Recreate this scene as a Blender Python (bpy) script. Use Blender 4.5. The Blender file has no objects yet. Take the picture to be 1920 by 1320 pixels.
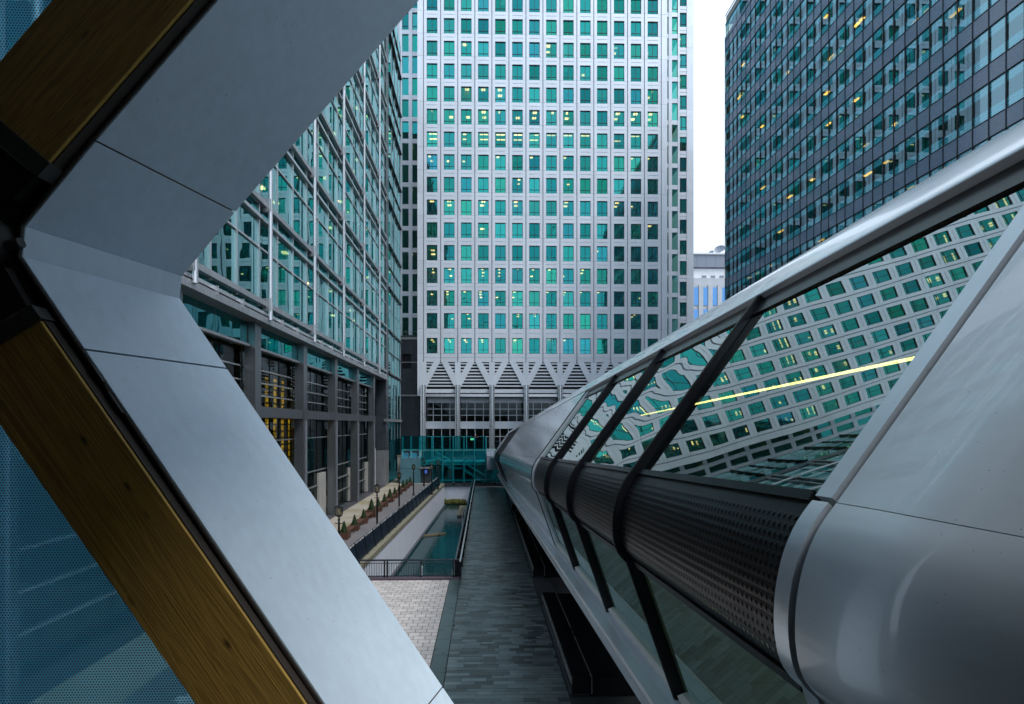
import bpy, math, random
from mathutils import Vector, Matrix
random.seed(11)
S = bpy.context.scene
COL = S.collection

# ------------------------------------------------------------------ camera
F, CX, CY, H = 900.0, 926.0, 798.0, 8.0            # focal length and principal point in photo pixels, eye height
PSI = math.atan(18 / 900)
FW = Vector((math.sin(PSI), math.cos(PSI), 0)); RT = Vector((math.cos(PSI), -math.sin(PSI), 0)); UP = Vector((0, 0, 1))
CAM = Vector((0, 0, H))
cd = bpy.data.cameras.new('camera'); cam = bpy.data.objects.new('camera', cd); COL.objects.link(cam)
cam.location = CAM; cam.rotation_euler = (math.radians(90), 0, -PSI)
cd.sensor_width = 36; cd.lens = F / 1920 * 36
cd.shift_x = (960 - CX) / 1920; cd.shift_y = (CY - 660) / 1920
cd.clip_start = 0.02; cd.clip_end = 3000
S.camera = cam

# ------------------------------------------------------------------ sky, sun, exposure
W = bpy.data.worlds.new('World'); S.world = W; W.use_nodes = True
SUN_EL, SUN_AZ = math.radians(58), math.radians(125)      # azimuth clockwise from +Y
def world_sky():
    nt = W.node_tree; nt.nodes.clear(); N = nt.nodes.new; L = nt.links.new
    sky = N('ShaderNodeTexSky'); sky.sky_type = 'NISHITA'; sky.sun_disc = False
    sky.sun_elevation = SUN_EL; sky.sun_rotation = SUN_AZ; sky.dust_density = 3.0; sky.air_density = 1.0
    hs = N('ShaderNodeHueSaturation'); hs.inputs['Saturation'].default_value = 0.35
    tc = N('ShaderNodeTexCoord'); nz = N('ShaderNodeTexNoise'); nz.inputs['Scale'].default_value = 2.2; nz.inputs['Detail'].default_value = 6
    cr = N('ShaderNodeValToRGB'); cr.color_ramp.elements[0].position = .3; cr.color_ramp.elements[1].position = .75
    cr.color_ramp.elements[0].color = (5.9, 7.4, 9.2, 1); cr.color_ramp.elements[1].color = (7.9, 9.2, 10.6, 1)
    mx = N('ShaderNodeMix'); mx.data_type = 'RGBA'; mx.inputs[0].default_value = 0.86
    bg = N('ShaderNodeBackground'); bg.inputs['Strength'].default_value = 0.1
    out = N('ShaderNodeOutputWorld')
    L(tc.outputs['Generated'], nz.inputs['Vector']); L(nz.outputs['Fac'], cr.inputs['Fac'])
    L(sky.outputs[0], hs.inputs['Color']); L(hs.outputs[0], mx.inputs[6]); L(cr.outputs[0], mx.inputs[7])
    L(mx.outputs[2], bg.inputs['Color']); L(bg.outputs[0], out.inputs['Surface'])
world_sky()
sd = bpy.data.lights.new('sun', 'SUN'); sd.energy = 1.5; sd.angle = math.radians(20); sd.color = (1, .97, .93)
sun = bpy.data.objects.new('sun', sd); COL.objects.link(sun)
sun.rotation_euler = Vector((-math.sin(SUN_AZ) * math.cos(SUN_EL), -math.cos(SUN_AZ) * math.cos(SUN_EL), -math.sin(SUN_EL))).to_track_quat('-Z', 'Y').to_euler()
vs = S.view_settings; vs.view_transform = 'Standard'; vs.look = 'None'; vs.gamma = 1; vs.exposure = 0.72; vs.use_curve_mapping = False
S.cycles.use_denoising = True; S.cycles.use_adaptive_sampling = True; S.cycles.adaptive_threshold = .025
S.cycles.max_bounces = 8; S.cycles.transparent_max_bounces = 14; S.cycles.glossy_bounces = 4; S.cycles.diffuse_bounces = 3
S.cycles.sample_clamp_indirect = 4.0; S.cycles.caustics_reflective = False; S.cycles.caustics_refractive = False

# ------------------------------------------------------------------ helpers
def ray(px, py): return FW + RT * ((px - CX) / F) + UP * ((CY - py) / F)
def at_y(px, py, Y): r = ray(px, py); return CAM + r * (Y / r.y)
def at_z(px, py, Z): r = ray(px, py); return CAM + r * ((Z - H) / r.z)
def at_x(px, py, X): r = ray(px, py); return CAM + r * (X / r.x)
def at_n(px, py, n, d): r = ray(px, py); return CAM + r * (d / r.dot(n))
def proj(p):
    v = Vector(p) - CAM; d = v.dot(FW)
    if d < .05: return (-9999, -9999, d)
    return (CX + F * v.dot(RT) / d, CY - F * v.z / d, d)
def free_left(y):                     # photo x of the outer edge of the foreground surround at row y
    if y < 512: return 800 - (800 - 337) * y / 512
    if y < 545: return 337
    return 335 + (850 - 335) * (y - 545) / 775
def shown(p, m=0):
    x, y, d = proj(p)
    return d > 0 and -m < x < 1920 + m and -m < y < 1320 + m and x > free_left(y) - m

class MB:
    def __init__(s): s.v = []; s.f = []
    def add(s, vs, fs):
        o = len(s.v); s.v += [tuple(p) for p in vs]; s.f += [tuple(i + o for i in f) for f in fs]; return s
    def box(s, x0, x1, y0, y1, z0, z1):
        return s.add([(x0,y0,z0),(x1,y0,z0),(x1,y1,z0),(x0,y1,z0),(x0,y0,z1),(x1,y0,z1),(x1,y1,z1),(x0,y1,z1)],
                     [(3,2,1,0),(4,5,6,7),(0,1,5,4),(1,2,6,5),(2,3,7,6),(3,0,4,7)])
    def hexa(s, a, b):                 # two loops of 4 points
        return s.add(list(a) + list(b), [(3,2,1,0),(4,5,6,7),(0,1,5,4),(1,2,6,5),(2,3,7,6),(3,0,4,7)])
    def quad(s, a, b, c, d): return s.add([a, b, c, d], [(0, 1, 2, 3)])
    def slab(s, poly, z0, z1):
        n = len(poly)
        return s.add([(x, y, z0) for x, y in poly] + [(x, y, z1) for x, y in poly],
                     [tuple(range(n - 1, -1, -1)), tuple(range(n, 2 * n))] + [(i, (i + 1) % n, n + (i + 1) % n, n + i) for i in range(n)])
    def bar(s, p, q, w, h=None, up=UP):
        p, q = Vector(p), Vector(q); h = h or w; d = (q - p).normalized(); up = Vector(up)
        if abs(d.dot(up)) > .98: up = Vector((0, 1, 0))
        r = d.cross(up).normalized() * (w / 2); u = r.cross(d).normalized() * (h / 2)
        return s.hexa([p - r - u, p + r - u, p + r + u, p - r + u], [q - r - u, q + r - u, q + r + u, q - r + u])
    def tube(s, p, q, r, n=12, r2=None, caps=True):
        p, q = Vector(p), Vector(q); r2 = r if r2 is None else r2; d = (q - p).normalized()
        a = d.cross(Vector((0, 0, 1)) if abs(d.z) < .9 else Vector((1, 0, 0))).normalized(); b = d.cross(a)
        vs = [p + (a * math.cos(t) + b * math.sin(t)) * r for t in [2 * math.pi * i / n for i in range(n)]]
        vs += [q + (a * math.cos(t) + b * math.sin(t)) * r2 for t in [2 * math.pi * i / n for i in range(n)]]
        fs = [(i, (i + 1) % n, n + (i + 1) % n, n + i) for i in range(n)]
        if caps: fs += [tuple(range(n - 1, -1, -1)), tuple(range(n, 2 * n))]
        return s.add(vs, fs)
    def lathe(s, c, prof, n=16):
        c = Vector(c); vs = []; fs = []; k = len(prof)
        for r, z in prof: vs += [(c.x + r * math.cos(2 * math.pi * i / n), c.y + r * math.sin(2 * math.pi * i / n), c.z + z) for i in range(n)]
        for j in range(k - 1): fs += [(j * n + i, j * n + (i + 1) % n, (j + 1) * n + (i + 1) % n, (j + 1) * n + i) for i in range(n)]
        fs += [tuple(range(n - 1, -1, -1)), tuple(range((k - 1) * n, k * n))]
        return s.add(vs, fs)
    def grid(s, rows):
        n = len(rows[0]); vs = [p for r in rows for p in r]
        return s.add(vs, [(i * n + j, i * n + j + 1, (i + 1) * n + j + 1, (i + 1) * n + j) for i in range(len(rows) - 1) for j in range(n - 1)])
    def mesh(s, name, mat, smooth=False, ang=None):
        me = bpy.data.meshes.new(name); me.from_pydata(s.v, [], s.f); me.update()
        if mat: me.materials.append(mat)
        if smooth:
            me.polygons.foreach_set('use_smooth', [True] * len(me.polygons))
            if ang: me.set_sharp_from_angle(angle=math.radians(ang))
        return me
    def build(s, name, mat, parent=None, smooth=False, ang=None):
        return put(name, s.mesh(name, mat, smooth, ang), parent)
def put(name, me, parent=None, loc=None, rz=None):
    o = bpy.data.objects.new(name, me); COL.objects.link(o)
    if loc is not None: o.location = loc
    if rz: o.rotation_euler.z = rz
    if parent is not None:
        o.parent = parent
        r = parent
        off = Vector((0, 0, 0))
        while r is not None: off += Vector(r.get('at', (0, 0, 0))); r = r.parent
        if off.length > 0: o.matrix_parent_inverse = Matrix.Translation(-off)
    return o
def tag(o, label=None, cat=None, group=None, kind=None):
    if label: o['label'] = label
    if cat: o['category'] = cat
    if group: o['group'] = group
    if kind: o['kind'] = kind
    return o
def thing(name, label, cat, group=None, at=(0, 0, 0), world=True):
    o = bpy.data.objects.new(name, None); COL.objects.link(o); o.location = at; o.empty_display_size = .2
    if world: o['at'] = tuple(at)          # children are given in world coordinates
    return tag(o, label, cat, group)
def clone(root, loc, rz=0, label=None):
    r = root.copy(); COL.objects.link(r); r.location = loc; r.rotation_euler.z = rz
    if label: r['label'] = label
    for ch in list(root.children):
        c = ch.copy(); COL.objects.link(c); c.parent = r
        for g in ch.children:
            d = g.copy(); COL.objects.link(d); d.parent = c
    return r
def struct(o): o['kind'] = 'structure'; return o
def stuff(o): o['kind'] = 'stuff'; return o

# ------------------------------------------------------------------ materials
def newmat(name):
    m = bpy.data.materials.new(name); m.use_nodes = True; nt = m.node_tree; nt.nodes.clear()
    out = nt.nodes.new('ShaderNodeOutputMaterial')
    def N(t, **kw):
        n = nt.nodes.new(t)
        for k, v in kw.items():
            if hasattr(n, k): setattr(n, k, v)
        return n
    return m, nt, N, nt.links.new, out
def math_(N, L, op, a, b=None, clamp=False):
    n = N('ShaderNodeMath', operation=op); n.use_clamp = clamp
    for i, x in enumerate((a, b)):
        if x is None: continue
        if isinstance(x, (int, float)): n.inputs[i].default_value = x
        else: L(x, n.inputs[i])
    return n.outputs[0]
def rnd_value(N, L):                      # one random number per object and per loose piece
    oi = N('ShaderNodeObjectInfo'); ge = N('ShaderNodeNewGeometry')
    return math_(N, L, 'FRACT', math_(N, L, 'ADD', math_(N, L, 'MULTIPLY', oi.outputs['Random'], 7.31), ge.outputs['Random Per Island']))
def pm(name, col, rough=.5, metal=0., var=.12, vscale=1., bump=0., bscale=30., rnd=0., spec=.5, stretch=(1, 1, 1), streak=0., coat=0.):
    m, nt, N, L, out = newmat(name)
    b = N('ShaderNodeBsdfPrincipled'); L(b.outputs[0], out.inputs['Surface'])
    b.inputs['Metallic'].default_value = metal; b.inputs['Specular IOR Level'].default_value = spec; b.inputs['Coat Weight'].default_value = coat
    ge = N('ShaderNodeNewGeometry'); mp = N('ShaderNodeMapping'); mp.inputs['Scale'].default_value = stretch; L(ge.outputs['Position'], mp.inputs['Vector'])
    nz = N('ShaderNodeTexNoise'); nz.inputs['Scale'].default_value = vscale; nz.inputs['Detail'].default_value = 7; nz.inputs['Roughness'].default_value = .62; L(mp.outputs[0], nz.inputs['Vector'])
    k = math_(N, L, 'ADD', math_(N, L, 'MULTIPLY', math_(N, L, 'SUBTRACT', nz.outputs['Fac'], .5), 3 * var), 1.)
    if rnd: k = math_(N, L, 'MULTIPLY', k, math_(N, L, 'ADD', math_(N, L, 'MULTIPLY', rnd_value(N, L), 2 * rnd), 1 - rnd))
    if streak:
        mp2 = N('ShaderNodeMapping'); mp2.inputs['Scale'].default_value = (5, 5, .35); L(ge.outputs['Position'], mp2.inputs['Vector'])
        n2 = N('ShaderNodeTexNoise'); n2.inputs['Scale'].default_value = 1.3; n2.inputs['Detail'].default_value = 5; L(mp2.outputs[0], n2.inputs['Vector'])
        k = math_(N, L, 'MULTIPLY', k, math_(N, L, 'ADD', math_(N, L, 'MULTIPLY', math_(N, L, 'SUBTRACT', n2.outputs['Fac'], .5), 2 * streak), 1.))
    vm = N('ShaderNodeVectorMath', operation='SCALE'); vm.inputs[0].default_value = col; L(k, vm.inputs['Scale']); L(vm.outputs[0], b.inputs['Base Color'])
    L(math_(N, L, 'ADD', math_(N, L, 'MULTIPLY', math_(N, L, 'SUBTRACT', nz.outputs['Fac'], .5), min(.3, var)), rough, True), b.inputs['Roughness'])
    if bump:
        bn = N('ShaderNodeTexNoise'); bn.inputs['Scale'].default_value = bscale; bn.inputs['Detail'].default_value = 4; L(ge.outputs['Position'], bn.inputs['Vector'])
        bp = N('ShaderNodeBump'); bp.inputs['Strength'].default_value = 1; bp.inputs['Distance'].default_value = bump; L(bn.outputs['Fac'], bp.inputs['Height']); L(bp.outputs[0], b.inputs['Normal'])
    return m
def both_sides(N, L, fr, ior=1.5):           # same Fresnel from either side of a thin pane
    g = N('ShaderNodeNewGeometry')
    L(math_(N, L, 'ADD', math_(N, L, 'MULTIPLY', g.outputs['Backfacing'], 1 / ior - ior), ior), fr.inputs['IOR'])
def glass(name, refl, trans, base=.15, gain=1., rough=0., tilt=.004, bump=0., bscale=.8, ior=1.5, vary=0.):
    m, nt, N, L, out = newmat(name)
    mix = N('ShaderNodeMixShader'); tr = N('ShaderNodeBsdfTransparent'); gl = N('ShaderNodeBsdfGlossy')
    tr.inputs['Color'].default_value = (*trans, 1); gl.inputs['Color'].default_value = (*refl, 1); gl.inputs['Roughness'].default_value = rough
    if vary:
        w2 = N('ShaderNodeTexWhiteNoise'); w2.noise_dimensions = '1D'; L(math_(N, L, 'MULTIPLY', rnd_value(N, L), 3.7), w2.inputs['W'])
        vv = N('ShaderNodeVectorMath', operation='SUBTRACT'); L(w2.outputs['Color'], vv.inputs[0]); vv.inputs[1].default_value = (.5, .5, .5)
        v2 = N('ShaderNodeVectorMath', operation='MULTIPLY_ADD'); L(vv.outputs[0], v2.inputs[0]); v2.inputs[1].default_value = (vary * 1.5, vary * .6, vary * .6)
        v2.inputs[2].default_value = (1, 1, 1)
        v3 = N('ShaderNodeVectorMath', operation='SCALE'); L(v2.outputs[0], v3.inputs[0]); L(math_(N, L, 'ADD', math_(N, L, 'MULTIPLY', w2.outputs['Value'], vary * 1.2), 1 - vary * .8), v3.inputs['Scale'])
        v4 = N('ShaderNodeVectorMath', operation='MULTIPLY'); L(v3.outputs[0], v4.inputs[0]); v4.inputs[1].default_value = refl; L(v4.outputs[0], gl.inputs['Color'])
    fr = N('ShaderNodeFresnel'); both_sides(N, L, fr, ior)
    L(math_(N, L, 'ADD', math_(N, L, 'MULTIPLY', fr.outputs[0], gain), base, True), mix.inputs[0])
    ge = N('ShaderNodeNewGeometry'); nrm = ge.outputs['Normal']
    if tilt:
        wn = N('ShaderNodeTexWhiteNoise'); wn.noise_dimensions = '1D'; L(rnd_value(N, L), wn.inputs['W'])
        a = N('ShaderNodeVectorMath', operation='SUBTRACT'); L(wn.outputs['Color'], a.inputs[0]); a.inputs[1].default_value = (.5, .5, .5)
        c = N('ShaderNodeVectorMath', operation='SCALE'); L(a.outputs[0], c.inputs[0]); c.inputs['Scale'].default_value = 2 * tilt
        d = N('ShaderNodeVectorMath', operation='ADD'); L(nrm, d.inputs[0]); L(c.outputs[0], d.inputs[1])
        e = N('ShaderNodeVectorMath', operation='NORMALIZE'); L(d.outputs[0], e.inputs[0]); nrm = e.outputs[0]
    if bump:
        bn = N('ShaderNodeTexNoise'); bn.inputs['Scale'].default_value = bscale; bn.inputs['Detail'].default_value = 1.0; L(ge.outputs['Position'], bn.inputs['Vector'])
        bp = N('ShaderNodeBump'); bp.inputs['Strength'].default_value = 1; bp.inputs['Distance'].default_value = bump; L(bn.outputs['Fac'], bp.inputs['Height']); L(nrm, bp.inputs['Normal']); nrm = bp.outputs[0]
    L(nrm, gl.inputs['Normal'])
    L(tr.outputs[0], mix.inputs[1]); L(gl.outputs[0], mix.inputs[2]); L(mix.outputs[0], out.inputs['Surface'])
    return m
def glow(name, col, strength, var=0.):
    m, nt, N, L, out = newmat(name); e = N('ShaderNodeEmission'); L(e.outputs[0], out.inputs['Surface'])
    e.inputs['Color'].default_value = (*col, 1); e.inputs['Strength'].default_value = strength
    if var:
        L(math_(N, L, 'ADD', math_(N, L, 'MULTIPLY', rnd_value(N, L), strength * var), strength * (1 - var)), e.inputs['Strength'])
    m.cycles.emission_sampling = 'NONE'
    return m
def timber_mat():
    m, nt, N, L, out = newmat('glulam_timber'); b = N('ShaderNodeBsdfPrincipled'); L(b.outputs[0], out.inputs['Surface']); b.inputs['Roughness'].default_value = .6
    tc = N('ShaderNodeTexCoord'); mp = N('ShaderNodeMapping'); mp.inputs['Scale'].default_value = (.30, 6, 6); L(tc.outputs['Object'], mp.inputs['Vector'])
    nz = N('ShaderNodeTexNoise'); nz.inputs['Scale'].default_value = 1.6; nz.inputs['Detail'].default_value = 3; nz.inputs['Distortion'].default_value = .6; L(mp.outputs[0], nz.inputs['Vector'])
    wv = math_(N, L, 'SINE', math_(N, L, 'MULTIPLY', nz.outputs['Fac'], 110.))
    mp2 = N('ShaderNodeMapping'); mp2.inputs['Scale'].default_value = (1.5, 120, 120); L(tc.outputs['Object'], mp2.inputs['Vector'])
    n2 = N('ShaderNodeTexNoise'); n2.inputs['Scale'].default_value = 1.; n2.inputs['Detail'].default_value = 4; L(mp2.outputs[0], n2.inputs['Vector'])
    mp3 = N('ShaderNodeMapping'); mp3.inputs['Scale'].default_value = (2.4, 5.5, 5.5); L(tc.outputs['Object'], mp3.inputs['Vector'])
    vo = N('ShaderNodeTexVoronoi'); vo.inputs['Scale'].default_value = 1.5; L(mp3.outputs[0], vo.inputs['Vector'])
    kn = N('ShaderNodeValToRGB'); kn.color_ramp.elements[0].position = .04; kn.color_ramp.elements[1].position = .13; L(vo.outputs['Distance'], kn.inputs['Fac'])
    g = math_(N, L, 'ADD', math_(N, L, 'MULTIPLY', wv, .13), math_(N, L, 'MULTIPLY', math_(N, L, 'SUBTRACT', n2.outputs['Fac'], .5), 1.1))
    k = math_(N, L, 'MULTIPLY', math_(N, L, 'ADD', g, .9), math_(N, L, 'ADD', math_(N, L, 'MULTIPLY', kn.outputs[0], .75), .25))
    # wide laminations of slightly different board colour
    vm = N('ShaderNodeVectorMath', operation='SCALE'); vm.inputs[0].default_value = (.56, .355, .085); L(k, vm.inputs['Scale']); L(vm.outputs[0], b.inputs['Base Color'])
    bp = N('ShaderNodeBump'); bp.inputs['Distance'].default_value = .0015; L(g, bp.inputs['Height']); L(bp.outputs[0], b.inputs['Normal'])
    return m
def film_mat():                              # printed foil: hexagonal dot frit on a blue-tinted clear film
    m, nt, N, L, out = newmat('printed_film')
    tc = N('ShaderNodeTexCoord'); sc = N('ShaderNodeVectorMath', operation='SCALE'); L(tc.outputs['Object'], sc.inputs[0]); sc.inputs['Scale'].default_value = 1 / .0135
    ad = N('ShaderNodeVectorMath', operation='ADD'); L(sc.outputs[0], ad.inputs[0]); ad.inputs[1].default_value = (1000, 1000 * 1.7320508, 0)
    def lat(off):
        o = N('ShaderNodeVectorMath', operation='ADD'); L(ad.outputs[0], o.inputs[0]); o.inputs[1].default_value = off
        md = N('ShaderNodeVectorMath', operation='MODULO'); L(o.outputs[0], md.inputs[0]); md.inputs[1].default_value = (1, 1.7320508, 1)
        sb = N('ShaderNodeVectorMath', operation='SUBTRACT'); L(md.outputs[0], sb.inputs[0]); sb.inputs[1].default_value = (.5, .8660254, 0)
        ml = N('ShaderNodeVectorMath', operation='MULTIPLY'); L(sb.outputs[0], ml.inputs[0]); ml.inputs[1].default_value = (1, 1, 0)
        ln = N('ShaderNodeVectorMath', operation='LENGTH'); L(ml.outputs[0], ln.inputs[0]); return ln.outputs['Value']
    d = math_(N, L, 'MINIMUM', lat((0, 0, 0)), lat((.5, .8660254, 0)))
    dot = math_(N, L, 'LESS_THAN', d, .29)
    tr = N('ShaderNodeBsdfTransparent'); tr.inputs['Color'].default_value = (.46, .84, 1., 1)
    df = N('ShaderNodeBsdfTranslucent'); df.inputs['Color'].default_value = (.04, .10, .16, 1)
    d2 = N('ShaderNodeBsdfDiffuse'); d2.inputs['Color'].default_value = (.06, .10, .16, 1)
    wt = N('ShaderNodeBsdfTranslucent'); wt.inputs['Color'].default_value = (.16, .68, 1., 1)
    m0 = N('ShaderNodeMixShader'); m0.inputs[0].default_value = .70; L(tr.outputs[0], m0.inputs[1]); L(wt.outputs[0], m0.inputs[2])
    m1 = N('ShaderNodeMixShader'); m1.inputs[0].default_value = .5; L(df.outputs[0], m1.inputs[1]); L(d2.outputs[0], m1.inputs[2])
    m2 = N('ShaderNodeMixShader'); L(dot, m2.inputs[0]); L(m0.outputs[0], m2.inputs[1]); L(m1.outputs[0], m2.inputs[2])
    L(m2.outputs[0], out.inputs['Surface'])
    return m
def brick_mat(name, c1, c2, mortar, bw, bh, rough=.6, msize=.012, dirt=.25):
    m, nt, N, L, out = newmat(name); b = N('ShaderNodeBsdfPrincipled'); L(b.outputs[0], out.inputs['Surface']); b.inputs['Roughness'].default_value = rough
    ge = N('ShaderNodeNewGeometry'); bt = N('ShaderNodeTexBrick'); L(ge.outputs['Position'], bt.inputs['Vector'])
    bt.inputs['Scale'].default_value = 1; bt.inputs['Brick Width'].default_value = bw; bt.inputs['Row Height'].default_value = bh; bt.inputs['Mortar Size'].default_value = msize
    for i, c in zip(('Color1', 'Color2', 'Mortar'), (c1, c2, mortar)): bt.inputs[i].default_value = (*c, 1)
    nz = N('ShaderNodeTexNoise'); nz.inputs['Scale'].default_value = .35; nz.inputs['Detail'].default_value = 6; L(ge.outputs['Position'], nz.inputs['Vector'])
    cr = N('ShaderNodeValToRGB'); cr.color_ramp.elements[0].position = .45; cr.color_ramp.elements[1].position = .62
    cr.color_ramp.elements[0].color = (1, 1, 1, 1); cr.color_ramp.elements[1].color = (1 - dirt, 1 - dirt * 1.1, 1 - dirt * 1.9, 1); L(nz.outputs['Fac'], cr.inputs['Fac'])
    mx = N('ShaderNodeMix'); mx.data_type = 'RGBA'; mx.blend_type = 'MULTIPLY'; mx.inputs[0].default_value = 1; L(bt.outputs['Color'], mx.inputs[6]); L(cr.outputs[0], mx.inputs[7]); L(mx.outputs[2], b.inputs['Base Color'])
    return m

def weathered(name, col, rough, metal, speck=45., streak_dir=(1, 1, 1), grime=.12, coat=0., spec=.5):
    m, nt, N, L, out = newmat(name); b = N('ShaderNodeBsdfPrincipled'); L(b.outputs[0], out.inputs['Surface'])
    b.inputs['Metallic'].default_value = metal; b.inputs['Specular IOR Level'].default_value = spec; b.inputs['Coat Weight'].default_value = coat; b.inputs['Coat Roughness'].default_value = .04
    ge = N('ShaderNodeNewGeometry'); P = ge.outputs['Position']
    def noise(scale, vec, detail=5, rg=.55):
        n = N('ShaderNodeTexNoise'); n.inputs['Scale'].default_value = scale; n.inputs['Detail'].default_value = detail; n.inputs['Roughness'].default_value = rg; L(vec, n.inputs['Vector']); return n.outputs['Fac']
    mp = N('ShaderNodeMapping'); mp.inputs['Scale'].default_value = streak_dir; L(P, mp.inputs['Vector'])
    big, st = noise(1.3, P), noise(14., mp.outputs[0], 3)
    vo = N('ShaderNodeTexVoronoi'); vo.inputs['Scale'].default_value = speck; vo.inputs['Randomness'].default_value = 1; L(P, vo.inputs['Vector'])
    wn = N('ShaderNodeTexWhiteNoise'); L(vo.outputs['Color'], wn.inputs['Vector'])
    few = math_(N, L, 'GREATER_THAN', wn.outputs['Value'], .80)
    spk = math_(N, L, 'MULTIPLY', math_(N, L, 'LESS_THAN', vo.outputs['Distance'], math_(N, L, 'MULTIPLY', wn.outputs['Value'], .085)), few)
    k = math_(N, L, 'ADD', 1., math_(N, L, 'MULTIPLY', math_(N, L, 'SUBTRACT', big, .5), grime * 1.6))
    k = math_(N, L, 'ADD', k, math_(N, L, 'MULTIPLY', math_(N, L, 'SUBTRACT', st, .5), grime * 1.2))
    k = math_(N, L, 'MULTIPLY', k, math_(N, L, 'SUBTRACT', 1., math_(N, L, 'MULTIPLY', spk, .45)))
    vm = N('ShaderNodeVectorMath', operation='SCALE'); vm.inputs[0].default_value = col; L(k, vm.inputs['Scale']); L(vm.outputs[0], b.inputs['Base Color'])
    r = math_(N, L, 'ADD', rough, math_(N, L, 'MULTIPLY', math_(N, L, 'SUBTRACT', big, .5), .10)); r = math_(N, L, 'ADD', r, math_(N, L, 'MULTIPLY', math_(N, L, 'SUBTRACT', st, .5), .10), True); L(r, b.inputs['Roughness'])
    bp = N('ShaderNodeBump'); bp.inputs['Distance'].default_value = .0012; L(noise(2.2, P, 1), bp.inputs['Height']); L(bp.outputs[0], b.inputs['Normal'])
    return m
M = {}
M['steel'] = pm('linen_steel', (.70, .745, .81), .42, .10, .06, .35, streak=.09, rnd=.05)
M['steel_dark'] = pm('joint_steel', (.20, .21, .25), .6)
M['slate'] = pm('dark_stone', (.040, .050, .060), .32, 0, .25, .8, streak=.25)
M['black'] = pm('black_metal', (.010, .011, .014), .22, 0, .05, 2., spec=.35)
M['blackgloss'] = pm('polished_black_granite', (.008, .009, .011), .12, 0, .2, 6.)
M['frame_dark'] = pm('window_frame_dark', (.010, .014, .014), .45)
M['interior'] = pm('office_interior', (.20, .23, .22), .8, rnd=.2)
M['ceiling'] = pm('office_ceiling', (.34, .38, .36), .8)
M['blind'] = pm('roller_blind', (.55, .62, .60), .8, rnd=.2)
M['inox'] = pm('stainless_steel', (.60, .60, .62), .28, .8, .08, .6, streak=.15, rnd=.06)
M['column'] = pm('brushed_column_steel', (.21, .22, .235), .30, .8, .06, .6, streak=.2, rnd=.08)
M['inox_dull'] = pm('weathered_steel', (.36, .37, .39), .36, .6, .16, .8, streak=.28)
M['alu'] = weathered('silver_cladding', (.70, .79, .88), .22, .42, 30., (.6, .15, 1.), .10)
M['alu_cap'] = weathered('bright_silver_cladding', (.78, .85, .92), .20, .30, 30., (.6, .15, 1.), .06, .6)
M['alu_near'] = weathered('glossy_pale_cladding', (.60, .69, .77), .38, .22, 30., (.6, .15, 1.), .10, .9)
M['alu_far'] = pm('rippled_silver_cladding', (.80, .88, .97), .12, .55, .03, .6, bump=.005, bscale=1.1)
M['surround'] = weathered('brushed_grey_panel', (.63, .77, .89), .42, .0, 26., (1.5, 1.5, .25), .16, 0., .25)
M['brown'] = pm('dark_trim', (.05, .042, .036), .5)
M['void'] = pm('dark_void', (.006, .006, .007), .7)
M['shoe'] = pm('cast_steel_shoe', (.06, .062, .06), .6, .3, .2, 8.)
M['timber'] = timber_mat(); M['film'] = film_mat()
M['sett'] = pm('slate_sett', (.11, .142, .148), .32, 0, .30, .9, bump=.0015, bscale=30., rnd=.58)
M['joint'] = pm('wet_joint', (.02, .026, .028), .6)
M['border'] = pm('slate_border', (.075, .115, .12), .3, 0, .2, 1.5, rnd=.2)
M['paver'] = pm('pale_paver', (.50, .47, .46), .6, 0, .12, 2.5, bump=.001, bscale=60., rnd=.14)
M['paver_joint'] = pm('paver_joint', (.05, .05, .045), .8)
M['prom'] = brick_mat('promenade_paving', (.42, .38, .33), (.36, .32, .27), (.13, .12, .10), .62, .32)
M['darkpave'] = pm('dark_paving', (.055, .055, .062), .45, 0, .2, 1.5, rnd=.2)
M['greypave'] = pm('grey_paving', (.16, .15, .155), .6, 0, .15, 1.2)
M['coping'] = pm('mossy_coping', (.19, .18, .13), .8, 0, .45, 2.2)
M['wallpale'] = pm('pale_concrete', (.60, .64, .73), .6, 0, .08, .8, streak=.2)
M['moss'] = pm('moss', (.07, .07, .012), .9, 0, .5, 3., bump=.03, bscale=8)
M['raw'] = pm('raw_concrete', (.34, .33, .31), .7, 0, .2, 1.2, streak=.2)
M['navy'] = pm('navy_panel', (.010, .018, .030), .22, 0, .2, 1.)
M['wood'] = pm('bench_timber', (.10, .045, .030), .55, 0, .25, 6.)
M['leaf'] = pm('clipped_foliage', (.030, .065, .018), .7, 0, .4, 12., rnd=.45)
M['lampglass'] = glass('lantern_glass', (.9, .9, .9), (.85, .8, .65), .06)
M['lampcore'] = pm('lantern_core', (.55, .50, .38), .6)
M['plank'] = pm('weathered_plank', (.18, .13, .07), .7, 0, .3, 5.)
M['white'] = pm('white_paint', (.75, .76, .78), .4)
M['granite_blue'] = pm('blue_granite', (.115, .185, .275), .12, 0, .22, 4., rnd=.08, spec=.7)
M['tower_glass'] = glass('teal_office_glass', (.05, .60, .54), (.30, .62, .48), .40, .9, 0., .008, .004, .7, vary=.5)
M['left_glass'] = glass('teal_curtain_glass', (.42, .80, .80), (.14, .46, .38), .42, .9, 0., .004, .006, .5)
M['strip_glass'] = glass('turquoise_strip_glass', (.20, .70, .72), (.03, .30, .32), .45, .8, 0., .006, .006, .6)
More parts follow.
